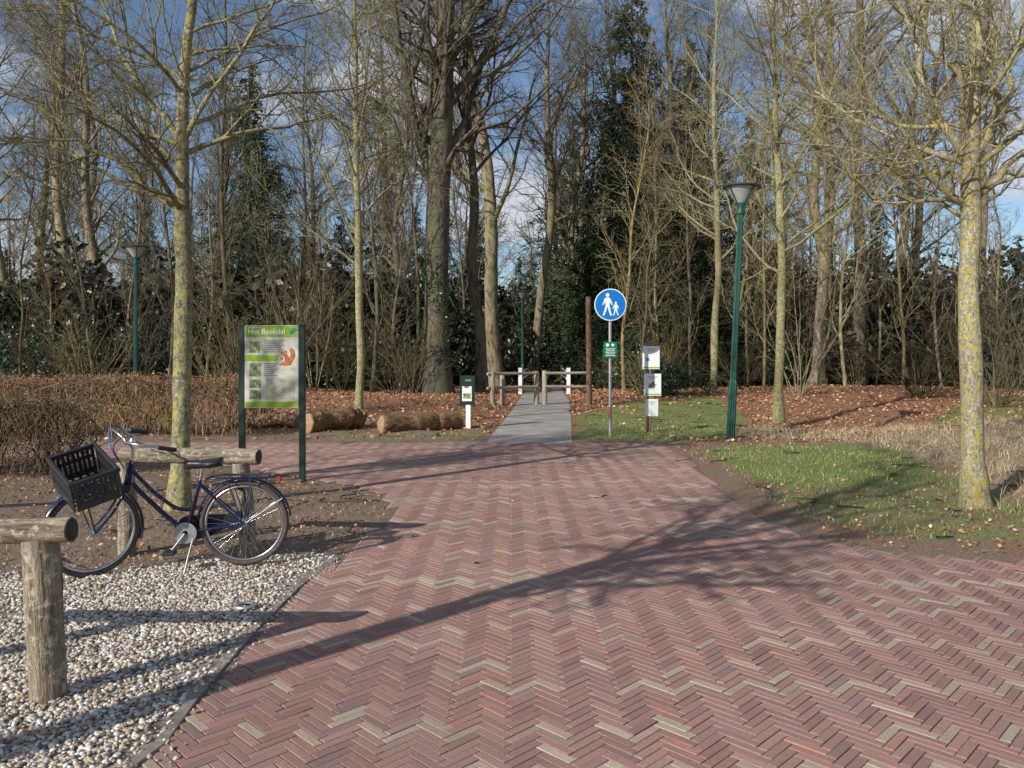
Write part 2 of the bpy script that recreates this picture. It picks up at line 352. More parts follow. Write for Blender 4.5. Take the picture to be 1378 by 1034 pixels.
def corners(ex,ey,z):
    out=[]
    for sx,sy in ((-1,-1),(1,-1),(1,1),(-1,1)):
        lx=sx*(hx*w-ex);ly=sy*(hy*w-ey); out.append(np.stack([X_+jit[:,0]+lx*np.cos(ro)-ly*np.sin(ro),Y_+jit[:,1]+lx*np.sin(ro)+ly*np.cos(ro),z+0*X_],-1))
    return np.stack(out,1)
tilt=rng.normal(size=(Bn,4))*.0005
lo=corners(gap/2,gap/2,z0*np.ones(Bn)); mi=corners(gap/2,gap/2,zt-.002); hi=corners(gap/2+.0022,gap/2+.0022,zt); hi[:,:,2]+=tilt
V=np.concatenate([lo,mi,hi],1).reshape(-1,3); b=(np.arange(Bn)*12)[:,None]
fs=[b+np.array([8,9,10,11])]
for r0 in (0,4):
    for i in range(4): j=(i+1)%4; fs.append(b+np.array([r0+i,r0+j,r0+4+j,r0+4+i]))
npobj('pavers',V,[np.concatenate(fs)],M_brick,rd,smooth=False,colors=np.repeat(cb,12,0))
# kerb stones
ke=empty('concrete_kerb'); kp=np.array(kerb_line,float); seg=np.linalg.norm(np.diff(kp,axis=0),axis=1); Lk=seg.sum(); nk=int(Lk/.42); sarr=np.concatenate([[0],np.cumsum(seg)])
for i in range(nk):
    s0,s1=i*Lk/nk+.004,(i+1)*Lk/nk-.004
    a=np.array([np.interp(s0,sarr,kp[:,0]),np.interp(s0,sarr,kp[:,1])]);bq=np.array([np.interp(s1,sarr,kp[:,0]),np.interp(s1,sarr,kp[:,1])])
    mm=(a+bq)/2; dd=bq-a
    box('kerb_stone',(np.linalg.norm(dd),.06,.05),(mm[0]-.02+rng.normal()*.004,mm[1],-.010+rng.normal()*.0015),M_conc,ke,(0,0,math.atan2(dd[1],dd[0])),.005)
# gravel
gv=empty('gravel'); s=sheet('gravel_bed',gravel,.004,M_gbase); s.parent=gv
phi=(1+5**.5)/2
ico=norm(np.array([(-1,phi,0),(1,phi,0),(-1,-phi,0),(1,-phi,0),(0,-1,phi),(0,1,phi),(0,-1,-phi),(0,1,-phi),(phi,0,-1),(phi,0,1),(-phi,0,-1),(-phi,0,1)],float))
icf=np.array([(0,11,5),(0,5,1),(0,1,7),(0,7,10),(0,10,11),(1,5,9),(5,11,4),(11,10,2),(10,7,6),(7,1,8),(3,9,4),(3,4,2),(3,2,6),(3,6,8),(3,8,9),(4,9,5),(2,4,11),(6,2,10),(8,6,7),(9,8,1)])
def pebbles(px_,py_,rad,colr,z=.006):
    n=len(px_); sc=rng.uniform(.6,1.35,(n,3))*np.array([1.1,.95,.62])*rad[:,None]; th=rng.uniform(0,6.28,n)
    Vv=ico[None]*(1+rng.normal(size=(n,12,1))*.08)*sc[:,None,:]; tl=rng.normal(size=(n,1))*.35
    zz=Vv[:,:,2]+Vv[:,:,0]*tl
    xx=Vv[:,:,0]*np.cos(th)[:,None]-Vv[:,:,1]*np.sin(th)[:,None]; yy=Vv[:,:,0]*np.sin(th)[:,None]+Vv[:,:,1]*np.cos(th)[:,None]
    Vv=np.stack([xx+px_[:,None],yy+py_[:,None],zz+z+rng.uniform(0,.006,(n,1))],-1).reshape(-1,3)
    return Vv,(np.arange(n)[:,None,None]*12+icf[None]).reshape(-1,3),np.repeat(colr,12,0)
n=50000; px_=rng.uniform(-5.2,-1.,n); py_=rng.uniform(2.7,6.8,n)
edge=sdist(gravel,px_,py_)
bare=(np.sin(px_*2.9+np.sin(py_*2.1)*1.4)+np.sin(py_*3.7+px_*1.3)+.7*np.sin(px_*9+py_*7))
k=(edge>.01)&(px_>-.70*py_-.3)&(rng.uniform(size=n)<np.clip(edge*3.+.15,0,1)*np.where(bare>1.2,.55,1)*np.where((py_>5.6),.75,1)); px_,py_=px_[k],py_[k]
n=len(px_); print('pebbles',n)
pc=pick([(.60,.56,.49),(.48,.41,.33),(.36,.28,.20),(.70,.68,.64),(.18,.15,.13),(.48,.36,.25)],[4,3.5,3,2.4,2.0,1.8],n,.18)
V,q,cc=pebbles(px_,py_,rng.uniform(.008,.017,n),pc)
npobj('stones',V,[q],M_peb,gv,colors=cc)
n=7000; px_=rng.uniform(-4.8,-.6,n); py_=rng.uniform(2.6,8.,n); e=-sdist(gravel,px_,py_); k=(e>-.03)&(rng.uniform(size=n)<np.exp(-np.abs(e)*4.5))&((hard(px_,py_)<-.02)|(e<.12)); px_,py_=px_[k],py_[k]
V,q,cc=pebbles(px_,py_,rng.uniform(.005,.012,len(px_)),pick([(.5,.45,.38),(.35,.28,.2)],[1,1],len(px_)),.013); 
V[:,2]+=np.repeat(gz(px_,py_),12); npobj('stray_stones',V,[q],M_peb,gv,colors=cc)
gx,gy=G(330,820); rg=lathe('ground_cover_ring',[(.045,.018),(.045,.028),(.070,.028),(.075,.018)],M_galv,None,(gx,gy,.006),32)
# ---------------------------------------------------------------- scatter: leaves, grass
def scat(n,x0,x1,y0,y1): return rng.uniform(x0,x1,n),rng.uniform(y0,y1,n)
x1,y1=scat(80000,-26,30,15.4,48); k=(hard(x1,y1)<-.05)&(np.abs(x1)<.72*y1+2)&(rng.uniform(size=len(x1))<(1-.8*(sdist(grassA,x1,y1)>0))*(1-.6*(sdist(dryA,x1,y1)>0))*(.35+.65*(y1>18)))
x1,y1=x1[k],y1[k]
x2,y2=scat(14000,-9,0,5.5,15); k=(hard(x2,y2)<-.03)&(rng.uniform(size=len(x2))<.8); x2,y2=x2[k],y2[k]
x3,y3=scat(18000,3,14,6.3,16); k=(hard(x3,y3)<-.03)&(rng.uniform(size=len(x3))<.5*np.where(sdist(grassB,x3,y3)>0,.4,1)); x3,y3=x3[k],y3[k]
x4,y4=scat(2600,-16,10,3,15.2); h=sdist(road,x4,y4); k=(h>0)&(rng.uniform(size=len(x4))<.03+.6*np.exp(-h*3.5)); x4,y4=x4[k],y4[k]
xx=np.concatenate([x1,x2,x3,x4]);yy=np.concatenate([y1,y2,y3,y4]); n=len(xx)
C=np.stack([xx,yy,gz(xx,yy)+.018+rng.uniform(0,.03,n)*(hard(xx,yy)<0)],-1)
sz=np.where(yy>15.2,rng.uniform(.06,.12,n),rng.uniform(.02,.05,n))
V,q,cc=leafquads(C,sz,pick([(.42,.20,.095),(.32,.15,.07),(.50,.30,.17),(.18,.09,.05),(.48,.36,.25)],[3,3,2,1.8,.8],n,.25),.35,.75)
npobj('leaf_litter',V,[q],M_litter,colors=cc)
ns=260; sx=rng.uniform(-9,12,ns); sy=rng.uniform(5.5,30,ns); k=(hard(sx,sy)<-.05)|(rng.uniform(size=ns)<.12); sx,sy=sx[k],sy[k]; ns=len(sx); a=rng.uniform(0,6.28,ns); L0=rng.uniform(.15,.7,ns)*np.where(hard(sx,sy)>0,.3,1)
P=np.stack([np.stack([sx+np.cos(a+.25*j*rng.normal(size=ns))*L0*j/4,sy+np.sin(a)*L0*j/4,gz(sx,sy)+.025+0*sx],-1) for j in range(5)],1)
V,q=tubes(P,np.tile(np.linspace(.008,.003,5),(ns,1)),5); npobj('fallen_sticks',V,[q],M_barkD)
def blades(name,x,y,h,wd,cl,lean=.35,mat=None):
    n=len(x); z=gz(x,y); a=rng.uniform(0,6.28,n); dx=np.cos(a)*wd;dy=np.sin(a)*wd
    ln=rng.normal(size=(n,2))*lean*h[:,None]
    b0=np.stack([x-dx,y-dy,z-.005],-1);b1=np.stack([x+dx,y+dy,z-.005],-1)
    m0=np.stack([x-dx*.7+ln[:,0]*.35,y-dy*.7+ln[:,1]*.35,z+h*.6],-1);m1=np.stack([x+dx*.7+ln[:,0]*.35,y+dy*.7+ln[:,1]*.35,z+h*.6],-1)
    tp=np.stack([x+ln[:,0],y+ln[:,1],z+h],-1)
    V=np.stack([b0,b1,m1,m0,tp],1).reshape(-1,3); b=(np.arange(n)*5)[:,None]
    return npobj(name,V,[b+np.array([0,1,2,3]),b+np.array([3,2,4])],mat or M_grass,colors=np.repeat(cl,5,0))
def clump(x,y,s=1.,t=0.): return (np.sin(x*2.3*s+np.sin(y*1.7*s)*1.5)+np.sin(y*3.1*s+x*1.3*s)+.8*np.sin(x*7*s+y*5*s)+.6*np.sin(x*15*s-y*12*s))>t
x1,y1=scat(110000,1,17,6,20); wgt=np.maximum.reduce([sst(-.15,.5,sdist(g,x1,y1))*f_ for g,f_ in ((grassA,.55),(grassB,.85),(grassC,1.),(grassB2,.42))])*np.where(clump(x1,y1,1.,.2),1.,.25)*sst(.05,.9,-hard(x1,y1))
k=rng.uniform(size=len(x1))<wgt; xa,ya=x1[k],y1[k]
x1,y1=scat(30000,-10,-.2,5.5,17); wgt=np.maximum.reduce([sst(-.3,.5,sdist(g,x1,y1)) for g in (grassD,grassE)])*np.where(clump(x1,y1,1.,.7),.6,.08)*(hard(x1,y1)<-.05)
k=rng.uniform(size=len(x1))<wgt; xa=np.concatenate([xa,x1[k]]);ya=np.concatenate([ya,y1[k]]); n=len(xa); print('blades',n)
blades('grass',xa,ya,rng.uniform(.02,.07,n),rng.uniform(.002,.0045,n),pick([(.14,.22,.035),(.22,.31,.05),(.28,.32,.09),(.42,.36,.19),(.32,.23,.12)],[3,3,2.4,2.6,1.2],n,.25),.5)
x1,y1=scat(90000,3,20,7.5,22); wgt=sst(-.6,.5,sdist(dryA,x1,y1))*np.where(clump(x1,y1,.8,.4),.7,.07)+.05; k=(rng.uniform(size=len(x1))<wgt)&(hard(x1,y1)<-.35); x1,y1=x1[k],y1[k]; n=len(x1)
blades('dry_grass',x1,y1,rng.uniform(.04,.22,n)*np.where(sdist(dryA,x1,y1)>0,1,.35),rng.uniform(.002,.005,n),pick([(.50,.40,.26),(.40,.30,.18),(.58,.48,.33),(.27,.19,.11),(.22,.24,.07)],[3,2.5,1.8,1.2,1.2],n,.2),.7)
# ---------------------------------------------------------------- trees
def tree_mesh(name,trunk,R,spec,mat,limbs=(),flare=True,rmin=.004,wob=0):
    P=resample(trunk,16); Rr=np.interp(np.linspace(0,1,16),np.linspace(0,1,len(R)),R)
    if wob: P[1:-1,:2]+=rng.normal(size=(14,2))*wob; Rr*=1+rng.normal(size=16)*.04
    if flare: Rr[0]*=1.35
    Pt=np.stack([np.interp(np.linspace(0,15,46),np.arange(16),P[:,i]) for i in range(3)],-1)
    for _ in range(2): Pt[1:-1]=(Pt[:-2]+2*Pt[1:-1]+Pt[2:])/4
    Rt=np.interp(np.linspace(0,15,46),np.arange(16),Rr)*(1+rng.normal(size=46)*.035)
    Rt[:3]*=[1.12,1.05,1.]
    parts=[(Pt[None],Rt[None],14)]
    k,tmin,tmax,ang,ratio,up=spec[0]
    Q,RQ=grow(P[None],Rr[None],k,tmin,tmax,ang,11,ratio,9,.13,up,.42,rmin*2,.25,.45)
    if limbs:
        LP=np.stack([resample(l,9) for l,_ in limbs]); LP[:,1:-1]+=rng.normal(size=LP[:,1:-1].shape)*.035; LR=np.stack([np.linspace(r*1.1,r*.3,9) for _,r in limbs]); Q=np.concatenate([Q,LP]);RQ=np.concatenate([RQ,LR])
    parts.append((Q,RQ,7)); cur=(Q,RQ); sd=[5,4,3,3]
    for i,(k,ratio,ang,up,n) in enumerate(spec[1:]):
        cur=grow(cur[0],cur[1],k,.12,1.,ang,13,ratio,n,.16,up,.55,max(rmin*(1-.22*i),.002),.35,.35); parts.append((cur[0],cur[1],sd[i]))
    V,Fs=join_tubes(parts); return npmesh(name,V,Fs,mat)
def place(name,me,x,y,s=1,rz=None,lean=(0,0),z=None,sz=None,parent=None):
    o=bpy.data.objects.new(name,me); o.location=(x,y,(float(gz(x,y)) if z is None else z)-.05); o.scale=(s,s,sz or s)
    o.rotation_euler=(lean[0],lean[1],rng.uniform(0,6.28) if rz is None else rz); return link(o,parent)
def TP(pts,d,yv=0):
    return [(X(a,d+yv*i),d+yv*i,Z(b,d+yv*i)) for i,(a,b) in enumerate(pts)]
young=[(20,.42,.97,52,.34,.02),(7,.5,42,.01,7),(7,.5,42,.0,5),(6,.55,40,.0,4)]
d=8.42
t=TP([(240,692),(243,560),(248,400),(246,280),(246,200),(250,100),(257,0),(262,-140),(266,-260)],d)
lm=[(TP([(246,275),(180,235),(90,165),(0,112),(-90,70)],d,-.12),.035),(TP([(247,208),(320,180),(400,168),(450,150)],d,.2),.03),(TP([(247,200),(200,130),(150,40),(110,-60)],d,.25),.035),
    (TP([(248,190),(300,110),(350,30),(400,-60)],d,-.1),.03),(TP([(246,285),(170,250),(80,200),(-20,190)],d,.35),.028),(TP([(250,110),(160,60),(60,20),(-30,-30)],d,-.2),.025),(TP([(250,130),(310,90),(370,80)],d,.4),.022)]
me=tree_mesh('lime_tree',t,[.108,.092,.088,.085,.07,.055,.045,.03,.012],young,M_barkA,lm,wob=.012)
link(bpy.data.objects.new('bare_tree',me))
d=8.78
t=TP([(1313,684),(1308,560),(1303,400),(1306,300),(1307,230),(1309,120),(1320,0),(1322,-140),(1326,-260)],d)
lm=[(TP([(1306,290),(1345,240),(1400,190),(1460,150)],d,.1),.05),(TP([(1305,275),(1240,265),(1170,262),(1110,215)],d,-.1),.028),(TP([(1306,225),(1260,150),(1225,60),(1190,-30)],d,.12),.05),
    (TP([(1308,180),(1220,165),(1130,150),(1060,110)],d,.3),.03),(TP([(1308,215),(1350,120),(1370,30),(1390,-50)],d,-.15),.045),(TP([(1308,120),(1250,60),(1220,0),(1180,-60)],d,-.2),.03),(TP([(1306,300),(1230,240),(1150,200),(1030,190)],d,.25),.025)]
me=tree_mesh('lime_tree',t,[.125,.112,.105,.11,.09,.07,.055,.035,.012],[(24,.42,.97,55,.34,.03),(8,.5,42,.02,7),(7,.5,42,.01,5),(6,.55,40,.0,4)],M_barkB,lm,wob=.012)
link(bpy.data.objects.new('bare_tree',me))
# tree behind the photographer, its shadow crosses the paving
bx,by=-4.75,.7
t=[(bx,by,0),(bx+.02,by,1.5),(bx-.03,by+.05,3),(bx+.05,by+.05,4.2),(bx+.1,by-.05,5.5),(bx+.05,by,7),(bx,by,8.5)]
lm=[]
for z0_,z1_,off,r_ in ((3.6,4.6,.8,.045),(3.9,5.0,1.3,.05),(4.1,5.6,1.6,.05),(4.3,6.3,1.2,.05),(3.8,5.2,-.6,.04),(4.3,6.0,-.9,.045),(4.0,4.6,1.2,.04),(4.6,7.2,.6,.045),(3.5,4.1,1.3,.045),(3.7,4.5,1.8,.045),(3.4,3.8,.9,.035)):
    o2=rng.normal(size=2)*.3; lm.append(([(bx,by,z0_),(bx+off*.3+o2[0]*.3,by-off*.3+o2[1]*.3,z0_+(z1_-z0_)*.45),(bx+off*.7+o2[0],by-off*.7+o2[1],z1_)],r_))
me=tree_mesh('lime_tree',t,[.14,.125,.115,.11,.08,.05,.015],[(12,.48,.97,45,.24,.03),(6,.5,45,.01,7),(4,.5,42,.0,5),(3,.55,40,.0,4)],M_barkA,lm,rmin=.011)
link(bpy.data.objects.new('bare_tree',me))
t=[(-9.6,4.6,0),(-9.6,4.6,2),(-9.5,4.6,4),(-9.6,4.7,6),(-9.6,4.6,8.5)]
me=tree_mesh('lime_tree',t,[.12,.11,.09,.06,.012],young,M_barkA,rmin=.007); yo=link(bpy.data.objects.new('bare_tree',me))
def slim(px,py,w,pts,mat,spec=None):
    d=G(px,py)[1]; t=TP([(px,py+2)]+pts,d)
    r=w/F*d/2; me=tree_mesh('young_tree',t,[r,r*.9,r*.8,r*.65,r*.4,r*.12],spec or [(30,.3,.97,48,.30,.04),(7,.48,40,.03,6),(6,.5,40,.02,5),(5,.55,38,.0,4)],mat,rmin=.007,wob=.02)
    link(bpy.data.objects.new('bare_tree',me))
slim(483,577,11,[(484,470),(482,350),(481,250),(478,150),(476,0),(474,-150)],M_barkA)
slim(1048,567,13,[(1050,460),(1052,350),(1048,250),(1043,150),(1040,0),(1040,-100)],M_barkA)
slim(958,537,10,[(962,440),(967,350),(965,260),(960,150),(965,0),(962,-60)],M_barkA)
slim(1099,531,17,[(1103,440),(1110,350),(1118,250),(1108,120),(1080,0),(1075,-160)],M_barkF)
# forest tree variants (full and light)
vars_=[];lite=[]
for i in range(5):
    H=24; n=9; pts=np.zeros((n,3)); pts[:,2]=np.linspace(0,H,n); pts[1:,:2]=np.cumsum(rng.normal(size=(n-1,2))*.33,0)
    vars_.append(tree_mesh('forest_tree',pts,[.30,.27,.25,.22,.19,.15,.10,.03],[(24,.26 if i%2 else .4,.97,44,.30,.05),(7,.5,40,.03,6),(6,.5,42,.02,4),(5,.52,40,-.01,3)],M_barkF,rmin=.011))
    pts[1:,:2]=np.cumsum(rng.normal(size=(n-1,2))*.33,0)
    lite.append(tree_mesh('forest_tree',pts,[.26,.24,.22,.19,.16,.12,.08,.03],[(20,.3,.97,42,.28,.05),(6,.5,40,.03,5),(9,.55,42,.02,3)],M_barkF,rmin=.019))
H=26; pts=[(0,0,0),(.02,0,4),(.1,0,8),(.3,.1,12),(.5,0,17),(.6,0,22),(.7,0,26)]
lm=[([(.1,0,8),(-.9,.2,11),(-1.6,.5,15),(-2.2,.6,20)],.22),([(.25,0,11.5),(2,.5,14),(3.2,.7,17),(4,.5,20)],.2),([(.1,0,9),(1.2,-.5,10.5),(3,-1,11),(4.6,-1,12.5)],.12),([(.1,0,8.5),(-1.4,-.6,10),(-3.4,-1,10.6),(-5,-1,12)],.11)]
bigm=tree_mesh('old_beech',pts,[.58,.50,.47,.42,.3,.2,.05],[(26,.35,.97,50,.26,.03),(8,.5,40,.02,6),(6,.5,42,.01,4),(5,.52,40,-.02,3)],M_barkD,lm,rmin=.010)
bx,by=X(586,32),32.; place('bare_tree',bigm,bx,by,1.,rz=.0)
def ivy(x,y,r,h,n,lean=0):
    zz=h*rng.uniform(0,1,n)**1.4; a=rng.uniform(0,6.28,n); rr=r*(1-.2*zz/h)+rng.uniform(.0,.10,n)
    k=(np.sin(a*2+zz*.9)+np.sin(zz*2.1+a))>(-1.1+1.2*zz/h); zz,a,rr=zz[k],a[k],rr[k]; n=len(zz)
    C=np.stack([x+rr*np.cos(a)+lean*zz,y+rr*np.sin(a),zz],-1); V,q,cc=leafquads(C,rng.uniform(.08,.14,n),pick([(.04,.075,.025),(.06,.12,.035),(.025,.05,.018)],[2,1,2],n)); npobj('ivy_plant',V,[q],M_leaf,smooth=False,colors=cc)
ivy(bx,by,.55,6.5,3200)
ftrees=[(648,505,14,-.10,34),(668,500,19,-.02,40),(717,497,12,-.06,43),(783,496,10,-.02,46),(812,497,12,.03,50),(905,492,13,-.05,44),(925,495,10,-.03,55),(948,500,11,0,48),(1128,500,14,.05,50),(1155,505,23,.02,42),(1195,495,14,.03,58),(1253,495,14,.02,60),
 (98,495,15,-.02,48),(150,500,13,.05,44),(15,500,12,.0,50),(60,495,9,.03,60),(205,495,8,.0,55),(525,495,11,.02,52),(545,498,9,.03,46),(430,495,9,-.02,56),(1340,495,13,-.02,50),(290,495,10,.02,50),(740,494,8,.02,62)]
for i,(px,py,w_,ln,d) in enumerate(ftrees):
    s=w_/F*d/2/.27; s=min(max(s,.75),1.25); place('bare_tree',vars_[i%5],X(px,d),d,s,lean=(0,ln),sz=max(s,.92))
ivy(X(812,50),50,.4,9,2500,.03); ivy(X(905,44),44,.35,5,1200); ivy(X(668,40),40,.38,4,900); ivy(X(150,44),44,.35,7,1300,.05); ivy(X(98,48),48,.4,6,1300); ivy(X(15,50),50,.35,5,900); ivy(X(545,46),46,.3,5,900); ivy(X(717,43),43,.3,3,500); ivy(X(1155,42),42,.45,5,1300); ivy(X(948,48),48,.33,7,1300)
sap=[]
for i in range(3):
    n=7; pts=np.zeros((n,3)); pts[:,2]=np.linspace(0,11,n); pts[1:,:2]=np.cumsum(rng.normal(size=(n-1,2))*.22,0)
    sap.append(tree_mesh('sapling',pts,[.075,.065,.055,.045,.03,.01],[(26,.15,.97,42,.24,.06),(6,.5,38,.04,5),(5,.5,38,.02,3)],[M_bush,M_barkF,M_barkF][i],rmin=.009,flare=False))
r2=np.random.default_rng(3)
for px,d in [(30,27),(75,33),(130,29),(175,37),(225,31),(275,34),(318,27),(395,30),(440,36),(500,30),(538,38),(555,33),(620,44),(690,52),(762,50),(840,34),(868,31),(888,38),(930,36),(985,33),(1008,40),(1028,30),(1070,38),(1085,45),(1138,32),(1178,38),(1215,34),(1240,44),(1268,36),(1300,31),(1325,40),(1362,35)]:
    s=r2.uniform(.7,1.25); place('bare_tree',sap[r2.integers(0,3)],X(px,d),d,s,lean=(0,r2.normal()*.05),sz=s*r2.uniform(.9,1.3))
fw=empty('distant_woods'); cnt=0
while cnt<76:
    d=r2.uniform(48,118); x=r2.uniform(-.70,.76)*d
    if abs(x-.046*d)<2.6: continue
    if x/d>.42 and r2.uniform()<.45: continue
    o=place('tree',lite[cnt%5],x,d,r2.uniform(.62,1.0),lean=(0,r2.normal()*.03),parent=fw); cnt+=1
# conifers
def conifer_mesh(H,base,ncol):
    pts=[(0,0,0),(0,0,H*.5),(0,0,H)]; P=resample(pts,12); R=np.linspace(.3,.03,12)
    Q,RQ=grow(P[None],R[None],210,.08,.99,98,8,base/H,7,.05,-.05,.2,.02,.4,.93)
    Q2,R2=grow(Q,RQ,12,.1,1,58,10,.32,3,.06,-.07,.6,.02,.5,.5); Q3,R3=grow(Q2,R2,3,.1,1,50,12,.55,2,.06,-.05,1.,.034,.4,.3)
    V,Fs=join_tubes([(P[None],R[None],8),(Q,RQ,4),(Q2,R2*1.4,3),(Q3,R3*1.3,3)])
    n1=12*8+Q.shape[0]*7*4
    c=np.concatenate([np.tile([[.07,.05,.035]],(n1,1)),np.repeat(pick([ncol,tuple(x*1.6 for x in ncol)],[2,1],Q2.shape[0],.3),9,0),np.repeat(pick([ncol,tuple(x*1.7 for x in ncol)],[2,1],Q3.shape[0],.35),6,0)])
    return npmesh('conifer',V,Fs,M_con,colors=c)
co=[conifer_mesh(20,5.5,(.034,.058,.020)),conifer_mesh(22,6.5,(.027,.048,.016))]
for i,(px,d,s) in enumerate([(335,47,.98),(850,46,1.12),(925,52,1.15),(880,40,.62),(520,62,.8),(1010,66,1.0),(600,75,.8),(200,80,.75),(70,70,.6),(1180,80,.85),(1320,75,.55),(410,80,.7),(820,60,1.0),(742,136,.9),(715,140,1.),(765,138,.9),(690,105,.6),(770,58,.9),(790,45,.5),(560,50,.5),(1050,55,.55),(1230,60,.5),(250,60,.5),(130,58,.45),(960,42,.5),(640,60,.6),(700,80,.6),(460,55,.55),(10,60,.5),(380,60,.6),(1120,60,.55),(1370,60,.5)]):
    place('conifer_tree',co[i%2],X(px,d),d,s)
# bare bushes
def bush_mesh(ns,H,mat,sp=.5):
    a=rng.uniform(0,6.28,ns); s=rng.uniform(.1,sp,ns)
    P0=np.stack([np.cos(a)*.15,np.sin(a)*.15,0*a],-1); dirv=norm(np.stack([np.cos(a)*s,np.sin(a)*s,np.ones(ns)],-1)); pos=P0;Q=[pos]
    dd=dirv; hl=rng.uniform(.6,1.1,(ns,1))
    for j in range(8):
        dd=norm(dd+rng.normal(size=(ns,3))*.09); pos=pos+dd*(H/8)*hl; Q.append(pos)
    Q=np.stack(Q,1); R=np.tile(np.linspace(.026,.006,9),(ns,1)); parts=[(Q,R,5)]
    c=grow(Q,R,7,.15,1,38,12,.40,5,.14,.02,.5,.006,.4,.4); parts.append((*c,3)); c=grow(*c,5,.1,1,38,12,.45,3,.14,.0,.6,.0055,.4,.3); parts.append((*c,3)); 
    V,Fs=join_tubes(parts); return npmesh('bush',V,Fs,mat)
bm_=[bush_mesh(16,4.6,M_bush,.6),bush_mesh(18,3.0,M_bush,.9),bush_mesh(12,5.6,M_barkF,.5)]
for px,d,i,s in [(352,20,0,1.1),(300,25,1,.9),(420,28,2,.9),(120,26,1,1.),(40,24,1,.9),(180,32,2,1.),(530,28,1,.8),(555,31.2,0,.9),(870,29,1,.7),(890,36,0,.9),(1000,32,1,.9),(1075,28,2,.9),(1240,27,1,.9),(1290,32,0,1.),(1340,24,1,.9),(1365,30,2,1.),(1150,38,1,1.),(460,36,0,.9),(820,38,1,.7),(1400,22,0,.9)]:
    place('bare_bush',bm_[i],X(px,d),d,s)
ub=empty('woodland_understory')
for i in range(34):
    d=r2.uniform(38,80); x=r2.uniform(-.72,.75)*d
    if abs(x-.046*d)<2.4: continue
    place('thicket',bm_[i%3],x,d,r2.uniform(.7,1.4),parent=ub)
def ever_mesh(n,rx,h,base,lo=.10,hi=.19):
    nl=26; lc=np.stack([rng.uniform(-rx,rx,nl),rng.uniform(-rx,rx,nl)*.8,rng.uniform(.15,.85,nl)*h],-1); lr=rng.uniform(.25,.5,nl)*rx*.9
    i=rng.integers(0,nl,n); v=norm(rng.normal(size=(n,3))); C=lc[i]+v*(lr[i]*rng.uniform(.55,1.08,n)**.7)[:,None]; C[:,2]*=.95; k=C[:,2]>.0; C=C[k]; n=len(C)
    V,q,cc=leafquads(C,rng.uniform(lo,hi,n),pick([base,tuple(x*1.8 for x in base),tuple(x*.5 for x in base)],[3,1.2,2],n,.25),None,.5)
    return npmesh('evergreen_shrub',V,[q],M_leaf,smooth=False,colors=cc)
ev=[ever_mesh(8000,2.,2.6,(.024,.046,.016)),ever_mesh(8000,1.7,3.4,(.020,.038,.014)),ever_mesh(7000,1.8,3.0,(.036,.038,.018))]  # leaf colours kept low: shade of the wood interior is painted in
evl=[ever_mesh(3500,2.,2.7,(.022,.040,.015),.16,.28),ever_mesh(3500,1.7,3.4,(.018,.034,.013),.16,.28),ever_mesh(3000,1.8,3.1,(.034,.034,.018),.16,.28)]  # far set, same woodland shade put into the leaf colour
for px,d,i,s in [(60,30,0,1.),(0,34,1,1.),(140,36,1,1.),(230,38,0,1.1),(300,40,1,1.2),(380,42,0,1.2),(450,40,1,1.1),(520,38,0,1.1),(600,46,1,1.1),(825,44,1,1.2),(850,38,0,.9),(880,46,1,1.2),(905,29,0,.55),(950,44,0,1.2),(1010,46,1,1.2),(1075,42,0,1.1),(1210,46,1,1.1),(1260,50,0,1.2),(1330,44,1,1.),(1375,40,0,1.),(742,133,1,2.2),(725,134,0,2.),(758,133,0,2.)]:
    place('evergreen_bush',ev[i],X(px,d),d,s)
for i in range(180):
    d=r2.uniform(42,118) if i>90 else r2.uniform(42,62); x=r2.uniform(-.74,.76)*d
    if abs(x-.046*d)<3.4: continue
    place('evergreen_thicket',evl[i%3],x,d,r2.uniform(1.2,2.6),parent=ub)
